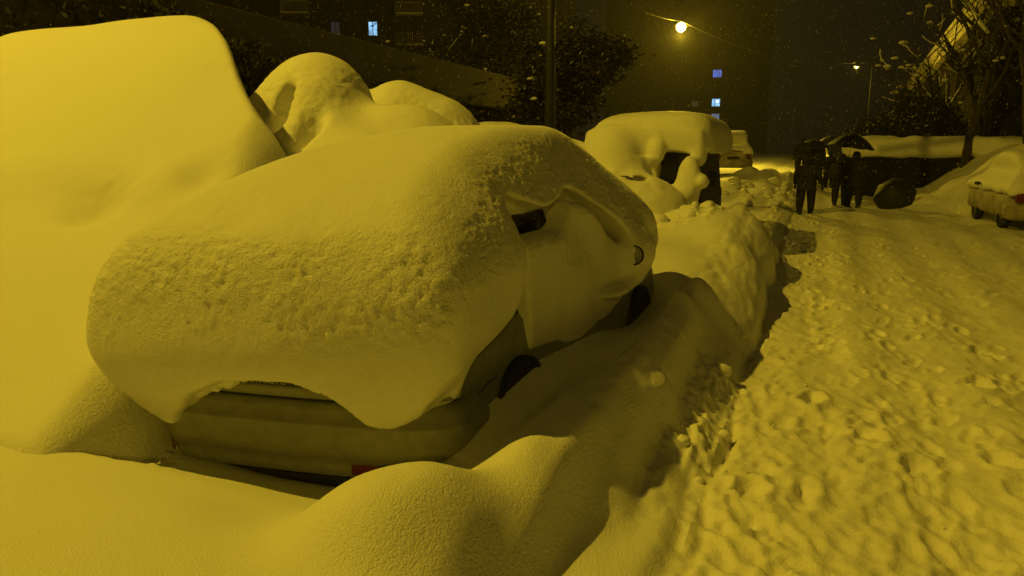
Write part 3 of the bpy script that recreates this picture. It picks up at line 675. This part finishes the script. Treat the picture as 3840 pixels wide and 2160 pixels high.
# ------------------------------------------------------------------ left terrace wall, dark blocks, lit windows
tw = empty("terrace_building", (-12, 24, 0), R(2.3), label="long low building with a pale concrete parapet band behind the buried vehicles", cat="building")
def bxo(name, a, b, mat, parent, **k):
    m = MB(); m.box(a, b); o = m.build(name, mat, parent, **k); md = o.modifiers.new("bevel", 'BEVEL'); md.width = .02; md.segments = 2; return o
bxo("parapet", (-.35, -16, 3.55), (0, 16.0, 4.9), M_PARA, tw)
bxo("wall", (-6, -15.8, 0), (-.9, 15.8, 3.54), M_DARKWALL, tw)
for k in range(6): bxo("pillar", (-.85, -13 + k * 4.9, 0), (-.55, -12.6 + k * 4.9, 3.545), M_DARKWALL, tw)
bxo("roof", (-6, -15.9, 3.56), (-.36, 15.9, 4.1), M_DARKWALL, tw)
def wglow(name, c, s): 
    m = newmat(name, (.02, .02, .03), .3, emit=c, es=s); nt = m.node_tree; N = nt.nodes; L = nt.links
    t = N.new("ShaderNodeTexCoord"); n = N.new("ShaderNodeTexNoise"); n.inputs["Scale"].default_value = 1.3; L.new(t.outputs["Object"], n.inputs["Vector"])
    mm_ = N.new("ShaderNodeMath"); mm_.operation = 'MULTIPLY'; mm_.inputs[1].default_value = s * 2; L.new(n.outputs["Fac"], mm_.inputs[0]); L.new(mm_.outputs[0], N["Principled BSDF"].inputs["Emission Strength"]); return m
G_CYAN = wglow("lit_window_cyan", (.28, .60, 1.0), 1.1); G_BLUE = wglow("lit_window_blue", (.14, .26, 1.0), .55); G_PALE = wglow("lit_window_pale", (.25, .42, .75), .35)
G_DIM = wglow("lit_window_dim", (.3, .28, .2), .05); G_WHITE = wglow("lit_lamp_white", (.7, .9, 1.0), 3); G_DARKBL = wglow("lit_window_faint_blue", (.1, .12, .3), .06)
def block(label, org, rz, wdt, dep, H, st, lit, cols, balc=False, fh=3.0):
    e = empty("apartment_block", org, rz, label=label, cat="building")
    bxo("wall", (-wdt/2, 0, 0), (wdt/2, dep, H), M_DARKWALL, e)
    bxo("roof", (-wdt/2 - .3, -.3, H + .003), (wdt/2 + .3, dep + .3, H + .35), M_DARKWALL, e)
    cw = wdt / cols
    for f_ in range(int(H / fh)):
        for c_ in range(cols):
            x = -wdt/2 + cw * (c_ + .5); z = f_ * fh + 1.0
            k = lit.get((f_, c_)); g = k[0] if k else M_FARGLASS
            fr_ = MB(); ww, hh = (k[1], k[2]) if k else (1.3, 1.35)
            for (a, b) in (((x-ww/2-.06, -.05, z-.06), (x-ww/2, .02, z+hh+.06)), ((x+ww/2, -.05, z-.06), (x+ww/2+.06, .02, z+hh+.06)), ((x-ww/2, -.05, z+hh), (x+ww/2, .02, z+hh+.06)), ((x-ww/2, -.05, z-.06), (x+ww/2, .02, z))): fr_.box(a, b)
            n = k[3] if k else 2
            for q in range(1, n): fr_.box((x-ww/2+ww*q/n-.035, -.045, z), (x-ww/2+ww*q/n+.035, .02, z+hh))
            fo = fr_.build("window", M_DARKWALL, e); pn = MB(); pn.box((x-ww/2, -.02, z), (x+ww/2, .01, z+hh)); pn.build("pane", g, fo)
            if k and len(k) > 4:
                q = MB(); q.lathe([(.001, 0), (.22, 0)], 16, Matrix.Translation((x + .25, -.06, z + hh * .65)) @ Matrix.Rotation(R(90), 4, 'X')); q.build("ceiling_lamp", G_WHITE, fo)
            if balc and c_ % 3 == 2:
                b_ = MB(); b_.box((x - 1.3, -1.2, z - 1.0), (x + 1.3, -.06, z - .86)); 
                for q in range(14): b_.box((x - 1.3 + q * .195, -1.19, z - .86), (x - 1.27 + q * .195, -1.15, z + .05))
                b_.box((x - 1.3, -1.2, z + .05), (x + 1.3, -1.14, z + .1)); b_.build("balcony", M_CONC, e)
    return e
# lit window of the left block must sit near direction az -30.4 deg, 15 m up, ~90 m away
def azp(px, D): a = math.atan((px - 1288) / 1978) - YAW; return Vector((math.sin(a) * D, math.cos(a) * D, 0))
p = azp(960, 80); cw = 3.6
block("dark apartment block with one tall lit window above the parapet", (p.x + .5 * cw - .3, p.y, 0), R(24), 10 * cw, 14, 33, 3,
      {(4, 4): (G_CYAN, .8, 1.25, 2), (4, 3): (G_DARKBL, .8, 1.2, 2)}, 10, balc=True, fh=2.85)
p = azp(1795, 160)
block("far dark block with a column of three blue lit windows", (p.x - 6 * math.cos(R(6)), p.y, 0), R(6), 32, 14, 30, 3,
      {(2, 5): (G_PALE, 1.5, 1.3, 4), (3, 5): (G_CYAN, 1.5, 1.4, 3, 1), (5, 5): (G_BLUE, 1.6, 1.4, 4), (3, 4): (G_DIM, 1.2, 1.1, 3)}, 8, fh=2.75)

# ------------------------------------------------------------------ right side: wall, building, embankment car
rw = empty("retaining_wall", (1.25, 34.9, 0), R(-18), label="dark retaining wall with a thick cap of snow behind the people", cat="wall")
bxo("wall", (0, 0, 0), (9, .4, 1.75), M_DARKWALL, rw)
X, Y, W = grid3((-.5, -.6, 1.3), (9.6, 1.6, 2.9), .06)
f = smax(np.abs(X - 4.6) - 4.8, smax(np.abs(Y - .35) - .62, np.abs(W - (1.92 + .22 * noise(X * .55, Y * .8, 0, 95) + .05 * noise(X * 2.5, Y * 2, 0, 96))) - .40, .3), .4); V, Q = nets(f, (-.5, -.6, 1.3), .06)
link("snow_cover", npmesh("snow_cover", V, Q), M_SNOWF, rw)
rb = empty("street_building", (7.75, 64, 0), R(-2.9), label="tall building behind bare trees with a lit pale cornice slanting up at right", cat="building")
bxo("wall", (0, -29, 0), (10, 29, 7.1), M_DARKWALL, rb); bxo("cornice", (-.5, -29.2, 7.11), (10, 29.2, 8.45), M_PALE, rb)
for k in range(11):
    for z in (1.4, 4.4):
        fo = MB(); y = -27 + k * 5.0
        for (a, b) in (((-.06, y, z), (.02, y+.08, z+1.7)), ((-.06, y+1.32, z), (.02, y+1.4, z+1.7)), ((-.06, y+.08, z+1.62), (.02, y+1.32, z+1.7)), ((-.06, y+.08, z), (.02, y+1.32, z+.08)), ((-.06, y+.66, z+.08), (.02, y+.74, z+1.62))): fo.box(a, b)
        fo = fo.build("window", M_DARKWALL, rb); pn = MB(); pn.box((-.02, y+.08, z+.08), (.01, y+1.32, z+1.62)); pn.build("pane", M_GLASS, fo)

def snow_car(org, rz, label, scale=1, snowz=.35, clean=False):
    """a small car plastered with snow, rear towards -y"""
    e = empty("parked_car", org, rz, label=label, cat="car")
    hw, L = .84 * scale, 4.2 * scale
    b = loft([(.28, .08), (.36, 0), (.62, 0), (.9, .04), (1.0, .12)], hw, L, .32, bow=.06); b.build("body", M_SPL, e, True)
    g = loft([(.98, .12), (1.3, .22), (1.46, .34)], hw, 3.2, .3, bow=.05)
    g.v = [(x, .35 + y * .9 + (.25 * (z - .98) if y < 1 else (-.9 * (z - .98) if y > 2.2 else 0)), z) for x, y, z in g.v]; g.build("window", M_GLASS, e, True)
    lo_ = (-1.3, -.5, .3); X, Y, W = grid3(lo_, (1.3, L + .5, 2.3), .045)
    T = hermite([-.3, 0, .25, .5, .9, 1.5, 2.4, 2.9, 3.4, 3.9, 4.3], [1.0, 1.12, 1.3, 1.55, 1.72, 1.8, 1.78, 1.6, 1.25, 1.12, 1.0], Y[0, :, 0])[None, :, None] + snowz - .35
    f = smax(smax((W - T - .02 * noise(X*2, Y*2, 0, 96)) * .85, np.abs(X) - (hw + .05 - .28 * sst(.95, 1.5, W)), .18), smax(-Y - .05 + .3 * sst(1.0, 1.6, W), Y - L - .05, .2), .2)
    wl_ = np.where(np.abs(X) > .45, .85, 1.02); f = smax(f, (wl_ + .05 * noise(X * 5, Y * 5, 0, 97) - W) * .8, .05)
    f = smax(f, -ell(X, Y, W, (0, .05, 1.32), (.56, .5, .15)), .04)
    V, Q = nets(f, lo_, .045); link("snow_cover", npmesh("snow_cover", V, Q), M_SNOWF, e)
    bp = MB(); bp = loft([(.25, .06), (.30, -.03), (.52, -.05), (.60, -.03), (.61, .03)], hw, L, .32, ymax=.6, cap=False, bow=.06); bp.build("rear_bumper", M_SPL, e, True)
    pl = MB(); pl.box((-.26, -.075, .66), (.26, -.02, .77)); pl.build("number_plate", M_TRIM, e)
    for s_ in (-1, 1):
        t = MB(); t.box((s_ * .66 - .1, -.03, .70), (s_ * .66 + .1, .12, .92)); t.build("tail_light", M_RED, e)
        m_ = MB(); m_.lathe([(.001, -.05), (.07, -.03), (.08, .03), (.001, .05)], 12, Matrix.Translation((s_ * (hw + .1), 2.75, 1.02))); m_.build("side_mirror", M_TRIM, e, True)
        for vy in (.75, 3.3): wheel(e, s_ * (hw - .1), vy, .31, .19, s_)
    return e
M_SPL = newmat("snow_spattered_paint", (.34, .30, .24), .7); noisy(M_SPL, (.34, .30, .24), .5, 3)
snow_car((5.35, 21.6, gz(4.2, 22)), R(3), "snow-plastered hatchback cut off by the right edge of the picture", 1.05, .45)
def far_car(x, y, rz, label): return snow_car((x, y, gz(x, y)), rz, label, 1, .5)
far_car(-3.4, 37, R(6), "far snow-covered car just past the boxy van's right side")
far_car(.4, 56, R(10), "far snow-capped car behind the group with umbrellas")

# ------------------------------------------------------------------ trees
def tree(name, label, x, y, H, spread, seed, snow=.3, foliage=0, lean=(0, 0), nb=7, group=None):
    rn = random.Random(seed); g = gz(x, y); e = empty(name, (x, y, g), label=label, cat="tree", group=group)
    mb = MB(); snl = []; tips = []
    def branch(p, d, L, r_, lv):
        pts = [p]; rad = [r_]; n = 4
        for i in range(n):
            d = (d + Vector((rn.uniform(-.28, .28), rn.uniform(-.28, .28), rn.uniform(-.05, .22)))).normalized(); p = p + d * (L / n); pts.append(p); rad.append(r_ * (1 - .55 * (i + 1) / n))
            if lv < 3 and i > 0 or lv == 0 and i > 0:
                for q in range(2 if lv else 3):
                    a = rn.uniform(0, 2 * math.pi); dd = (d * .55 + Vector((math.cos(a), math.sin(a), rn.uniform(-.05, .6))) * .75).normalized()
                    branch(p, dd, L * rn.uniform(.45, .68), r_ * .45, lv + 1)
        mb.tube(pts, rad, 6 if lv < 2 else 4)
        if lv >= 2: tips.extend(pts[1:])
        if lv >= 1 and rn.random() < snow:
            snl.append(MB()); snl[-1].tube([q + Vector((0, 0, rad[i] + .012)) for i, q in enumerate(pts)], [max(.02, rr * 1.1) * .9 for rr in rad], 5)
    branch(Vector((0, 0, -.2)), Vector((lean[0], lean[1], 1)).normalized(), H * .62, H * .018 + .03, 0)
    mb.build("trunk", M_BARK, e, True)
    if foliage:
        fo = MB()
        for t in tips:
            for q in range(foliage):
                c_ = t + Vector((rn.gauss(0, .28), rn.gauss(0, .28), rn.gauss(0, .22))); s_ = rn.uniform(.05, .13)
                a = Vector((rn.gauss(0, 1), rn.gauss(0, 1), rn.gauss(0, .5))).normalized() * s_; b_ = a.orthogonal().normalized() * s_ * .7
                fo.add([c_ - a, c_ + b_, c_ + a, c_ - b_], [(0, 1, 2, 3)])
        fo.build("crown", M_LEAF, e)
    for t in tips:
        if rn.random() < snow * .45:
            s_ = rn.uniform(.06, .2); Mx = Matrix.Translation(t + Vector((0, 0, .02))) @ Matrix.Rotation(rn.uniform(0, 6), 4, 'Z')
            snl.append(MB()); snl[-1].lathe([(.001, -s_*.3), (s_*.8, -s_*.15), (s_, .05*s_), (s_*.6, s_*.4), (.001, s_*.5)], 7, Mx)
    for sm in snl[:90]: sm.build("snow_patch", M_SNOWF, e, True)
    return e
tree("bare_tree", "bare dark tree standing on the right embankment above the parked hatchback", 6.9, 31.5, 7.5, 1, 3, .05)
tree("bare_tree", "slim bare tree crossing in front of the lit cornice", 5.3, 33.2, 8.0, 1, 5, .06)
tree("bare_tree", "many-limbed bare tree at the upper right corner of the picture", 8.6, 30.5, 10, 1, 17, .05)
tree("bare_tree", "twiggy tree left of the cornice end, tallest behind the retaining wall", 4.3, 38.5, 6.0, 1, 41, .06)
tree("bare_tree", "forked bare tree between the hatchback and the lit cornice", 6.3, 37.0, 7.5, 1, 44, .05)
tree("bushy_tree", "low snow-dusted bushy tree behind the retaining wall's middle", 4.6, 36.2, 2.9, 1, 8, .12, 4)
tree("bushy_tree", "shrubby tree with snow blobs just behind the lit end of the wall", 3.2, 37.2, 2.7, 1, 12, .2, 4)
tree("bushy_tree", "small snow-speckled tree farthest left of those behind the wall", 3.4, 41.5, 3.3, 1, 19, .25, 4)
tree("bushy_tree", "dense dark tree behind the retaining wall's right end", 8.6, 35.0, 4.4, 1, 15, .12, 6)
tree("leafy_tree", "tall dark tree behind the boxy van, left of the glaring lamp", -8.6, 27, 4.6, 1, 21, .08, 5)
tree("leafy_tree", "dark tree beside the utility pole's right side", -9.8, 30, 5.2, 1, 23, .1, 5)
tree("leafy_tree", "broad dark tree behind the parapet's far end", -14.5, 36, 9, 1, 27, .06, 5)

def hedge():
    rn = np.random.RandomState(31); e = empty("hedge", (-11.3, 15, 0), label="dark uneven hedge in front of the pale parapet band", cat="hedge")
    n = 9000; t = rn.rand(n); y = 8.0 + 18 * t; top = np.interp(y, [6, 8.8, 13, 16.5, 22.4, 26], [5.8, 5.2, 4.16, 3.8, 3.4, 3.15]) + .16 * noise(y * 2.1, 0 * y, 0, 3)
    x = -11.3 + rn.randn(n) * .28; z = top * (1 - rn.rand(n) ** 2.0 * .9) ; s_ = .05 + .06 * rn.rand(n)
    c = np.stack([x + 11.3, y - 15, z], 1); a = rn.randn(n, 3); a /= np.linalg.norm(a, axis=1)[:, None]; b = np.cross(a, rn.randn(n, 3)); b /= np.linalg.norm(b, axis=1)[:, None]
    a *= s_[:, None]; b *= s_[:, None] * .6; V = np.stack([c - a, c + b, c + a, c - b], 1).reshape(-1, 3); F = np.arange(n * 4).reshape(-1, 4)
    me = npmesh("crown", V, F); link("crown", me, M_HEDGE, e, False)
    m = MB(); rr = [(.0, 5.2), (0, 0)]
    m.box((-.25, -6.8, 0), (.1, 10.8, 2.6)); m.build("stems", M_HEDGE, e)
hedge()
# ------------------------------------------------------------------ people
def skin(name, verts, edges, mat, parent, sub=2):
    me = bpy.data.meshes.new(name); me.from_pydata([v[:3] for v in verts], edges, []); o = bpy.data.objects.new(name, me); col.objects.link(o); o.parent = parent
    me.materials.append(mat)
    md = o.modifiers.new("skin", 'SKIN'); md.use_smooth_shade = True
    for i, v in enumerate(verts): me.skin_vertices[0].data[i].radius = (v[3], v[4] if len(v) > 4 else v[3]); me.skin_vertices[0].data[i].use_root = (i == 0)
    s_ = o.modifiers.new("sub", 'SUBSURF'); s_.levels = sub; s_.render_levels = sub
    return o
def person(x, y, rz, label, stride=.22, la=None, ra=None, hood=False, h=1.74, coat=.95, bag=False, coatmat=None):
    """figure facing local +y; la/ra = (elbow, wrist) positions"""
    g = gz(x, y); e = empty("person", (x, y, g - .02), rz, label=label, cat="person"); k = h / 1.74; e.scale = (k * 1.14, k * 1.14, k)
    V = [(0, 0, .95, .145, .11)]; E = []
    def ch(p, pts):
        i = p
        for q in pts: V.append(q); E.append((i, len(V) - 1)); i = len(V) - 1
        return i
    chest = ch(0, [(0, 0, 1.12, .14, .10), (0, .01, 1.32, .165, .11)]); neck = ch(chest, [(0, .01, 1.46, .085, .07), (0, .015, 1.52, .052, .055)])
    ch(neck, [(0, .02, 1.60, .07, .085), (0, .02, 1.67, .078, .095), (0, .01, 1.74, .05, .06)])
    for s_ in (-1, 1):
        st = stride * s_
        ank = ch(0, [(s_*.115, 0, .86, .15), (s_*.13, st*.55 + .03, .50, .118), (s_*.135, st, .10 + (.05 if st < 0 else 0), .088)])
        ch(ank, [(s_*.125, st + .06, .05, .042), (s_*.135, st + .18, .04, .035)])
        a = (la if s_ < 0 else ra) or ((s_*.27, -.03 - st*.3, 1.13), (s_*.29, .05 - st*.6, .88))
        el, wr_ = a
        hand = ch(chest, [(s_*.19, .01, 1.40, .065), (el[0], el[1], el[2], .048), (wr_[0], wr_[1], wr_[2], .03)])
        dv = (Vector(wr_) - Vector(el)).normalized(); pal = Vector(wr_) + dv * .07; pi_ = ch(hand, [(pal.x, pal.y, pal.z, .034, .018)])
        pd = dv.orthogonal().normalized()
        for q, ln in enumerate((.062, .075, .07, .055)):
            o_ = pd * (.027 * (q - 1.5) / 1.5); a1 = pal + dv * .03 + o_; a2 = a1 + dv * ln * .6; a3 = a2 + (dv * .7 + dv.cross(pd) * .5) * ln * .5
            ch(pi_, [(*a1, .009), (*a2, .008), (*a3, .007)])
        th = pal - dv * .02 + pd * .035; ch(pi_, [(*th, .011), (*(th + dv * .04 + pd * .015), .009)])
    skin("body", V, E, M_CLOTH2, e)
    # coat: torso with sleeves, a little larger than the body
    cm = coatmat or M_CLOTH
    V = [(0, 0, coat, .255, .19)]; E = []
    ch2 = ch(0, [(0, 0, 1.12, .22, .165), (0, .01, 1.33, .24, .16)]); ch(ch2, [(0, .01, 1.45, .12, .10)]); ch(0, [(0, -.01, coat - .22, .235, .18)])
    for s_ in (-1, 1):
        st = stride * s_; a = (la if s_ < 0 else ra) or ((s_*.27, -.03 - st*.3, 1.13), (s_*.29, .05 - st*.6, .88)); el, wr_ = a; w2 = Vector(el).lerp(Vector(wr_), .93)
        ch(ch2, [(s_*.23, .01, 1.38, .11), (*el, .09), (*w2, .065)])
    skin("coat", V, E, cm, e)
    hd = MB(); prof = [(.001, .155), (.06, .14), (.10, .08), (.112, .02), (.105, -.05), (.07, -.09)]
    if hood: prof = [(.001, .17), (.07, .155), (.12, .08), (.13, .0), (.14, -.08), (.17, -.16)]
    hd.lathe(prof, 20, Matrix.Translation((0, .005, 1.64)) @ Matrix.Rotation(R(-6), 4, 'X')); hd.build("hood" if hood else "hat", M_CLOTH, e, True)
    fc = MB(); fc.lathe([(.001, .10), (.055, .07), (.075, .0), (.06, -.06), (.03, -.10), (.001, -.11)], 18, Matrix.Translation((0, .055, 1.62)) @ Matrix.Scale(.75, 4, (0, 1, 0)))
    fc.lathe([(.001, .03), (.012, -.01), (.016, -.025), (.001, -.03)], 8, Matrix.Translation((0, .115, 1.615))); fc.build("face", M_SKIN, e, True)
    for s_ in (-1, 1):
        b = MB(); st = stride * s_; b.lathe([(.055, .16), (.052, .08), (.06, .03), (.062, 0)], 14, Matrix.Translation((s_*.12, st, .02)))
        b.lathe([(.001, .08), (.045, .06), (.052, .02), (.05, 0)], 14, Matrix.Translation((s_*.13, st + .11, .02)) @ Matrix.Scale(1.9, 4, (0, 1, 0))); b.build("boot", M_RUB, e, True)
    if bag:
        b = MB(); b.lathe([(.001, .28), (.12, .26), (.17, .12), (.17, -.1), (.13, -.22), (.001, -.24)], 18, Matrix.Translation((-.10, -.22, 1.16)) @ Matrix.Scale(.8, 4, (0, 1, 0))); b.build("backpack", M_CLOTH, e, True)
    return e
def umbrella(x, y, z, r_, label, tilt=(0, 0), shaft=.85, sag=.32, rz=0):
    e = empty("umbrella", (x, y, z), 0, label=label, cat="umbrella"); e.rotation_euler = (tilt[0], tilt[1], rz)
    n = 8; per = 4; mb = MB(); V = []; F = []; rings = 9; N = n * per
    for i in range(rings):
        t = i / (rings - 1)
        for k in range(N):
            a = 2 * math.pi * k / N; ph = (k % per) / per; dip = .045 * math.sin(math.pi * ph) * t * t * r_
            rr = r_ * t * (1 - .06 * math.sin(math.pi * ph) * t); V.append((rr * math.cos(a), rr * math.sin(a), -sag * t * t * r_ / .55 * .9 - dip + .0))
    for i in range(rings - 1):
        for k in range(N): F.append((i*N+k, i*N+(k+1) % N, (i+1)*N+(k+1) % N, (i+1)*N+k))
    mb.add(V, F); c_ = mb.build("canopy", M_UMB, e, True); so = c_.modifiers.new("thick", 'SOLIDIFY'); so.thickness = .004
    s_ = MB(); s_.tube([(0, 0, .07), (0, 0, -shaft)], .008, 8); s_.tube([(0, 0, -shaft), (0, .0, -shaft - .06), (0, .05, -shaft - .08), (0, .06, -shaft - .04)], .012, 8); s_.build("shaft", M_DMETAL, e, True)
    for k in range(n):
        a = 2 * math.pi * k / n; q = MB(); q.tube([(0, 0, -.02)] + [(r_ * t * math.cos(a), r_ * t * math.sin(a), -sag * t * t * r_ / .55 * .9 - .01) for t in (.3, .6, 1.0)], .003, 4)
        q.tube([(0, 0, -.32), (r_ * .5 * math.cos(a), r_ * .5 * math.sin(a), -sag * .25 * r_ / .55 * .9 - .012)], .003, 4); q.build("rib", M_DMETAL, e, True)
    return e
FW = R(-2)
person(-.12, 25.1, FW, "lone person in dark clothes walking with swinging arms, nearest of the walkers", .20, ra=((.30, -.05, 1.14), (.37, .02, .90)))
person(.93, 28.6, FW, "person in a dark coat with a backpack on the left under the raised umbrella", .10, bag=True, hood=True, h=1.70)
person(1.36, 28.5, FW, "tall person on the right under the raised umbrella, holding it up", -.15, la=((-.24, .10, 1.18), (-.12, .22, 1.32)), h=1.84, coat=.9)
umbrella(1.22, 28.75, 2.40, .74, "large black umbrella held over the pair of walkers", (0, R(7)), 1.05, .36)
person(-.45, 36.5, FW, "person on the left of the far trio sharing a wide umbrella", .14, h=1.72)
person(.12, 36.8, FW, "person on the right of the far trio sharing a wide umbrella", -.12, la=((-.24, .10, 1.18), (-.14, .2, 1.35)), h=1.78)
umbrella(-.12, 37.0, 2.25, .78, "wide black umbrella over the far trio, behind the lone walker", (0, R(-5)), 1.0, .30)
person(.78, 39.5, FW, "far person walking apart under a small tilted umbrella", .22, h=1.76, ra=((.26, .1, 1.2), (.1, .2, 1.35)))
umbrella(.70, 39.6, 2.45, .52, "small dark umbrella of the farthest walker", (0, R(-8)), 1.0, .22)
umbrella(2.45, 27.9, gz(2.45, 27.9) + .68, .66, "open black umbrella held low against the snow bank beside the pair", (R(58), R(-12)), .8, .42, R(-12))
person(2.42, 28.5, R(-10), "person crouched behind the lowered black umbrella", .1, h=.95)

# ------------------------------------------------------------------ falling snow
rs = np.random.RandomState(9); n = 30000
hx = math.sin(-YAW); hy = math.cos(YAW); D = 6.5 + 34 * rs.rand(n) ** .8; T = (rs.rand(n) * 2 - 1) * .75 * D; Zt = rs.rand(n)
px = hx * D + math.cos(YAW) * T; py = hy * D + math.sin(YAW) * T; pz = CAMH + D * (-.62 + Zt * .85)
s_ = .0009 + .0012 * rs.rand(n) + .0001 * D
oct_ = np.array([(1, 0, 0), (-1, 0, 0), (0, 1, 0), (0, -1, 0), (0, 0, 4.5), (0, 0, -4.5)]); of = np.array([(0, 2, 4), (2, 1, 4), (1, 3, 4), (3, 0, 4), (2, 0, 5), (1, 2, 5), (3, 1, 5), (0, 3, 5)])
keep = pz > .75
P = np.stack([px, py, pz], 1)[keep]; s_ = s_[keep]
V = (P[:, None, :] + oct_[None] * s_[:, None, None]).reshape(-1, 3); F = (np.arange(len(P))[:, None, None] * 6 + of[None]).reshape(-1, 3)
tag(link("falling_snow", npmesh("falling_snow", V, F), M_FLAKE), kind='stuff')

# ------------------------------------------------------------------ haze: the air full of fine snow
hm = bpy.data.materials.new("snowy_air"); hm.use_nodes = True; nt = hm.node_tree
for nn in list(nt.nodes):
    if nn.type != 'OUTPUT_MATERIAL': nt.nodes.remove(nn)
pv = nt.nodes.new("ShaderNodeVolumePrincipled"); pv.inputs["Color"].default_value = (.9, .88, .85, 1); pv.inputs["Density"].default_value = .0008; pv.inputs["Anisotropy"].default_value = .3
nt.links.new(pv.outputs[0], [q for q in nt.nodes if q.type == 'OUTPUT_MATERIAL'][0].inputs["Volume"])
hz = MB(); hz.box((-75, -6, -1.5), (75, 160, 40)); tag(hz.build("haze", hm), kind='stuff')
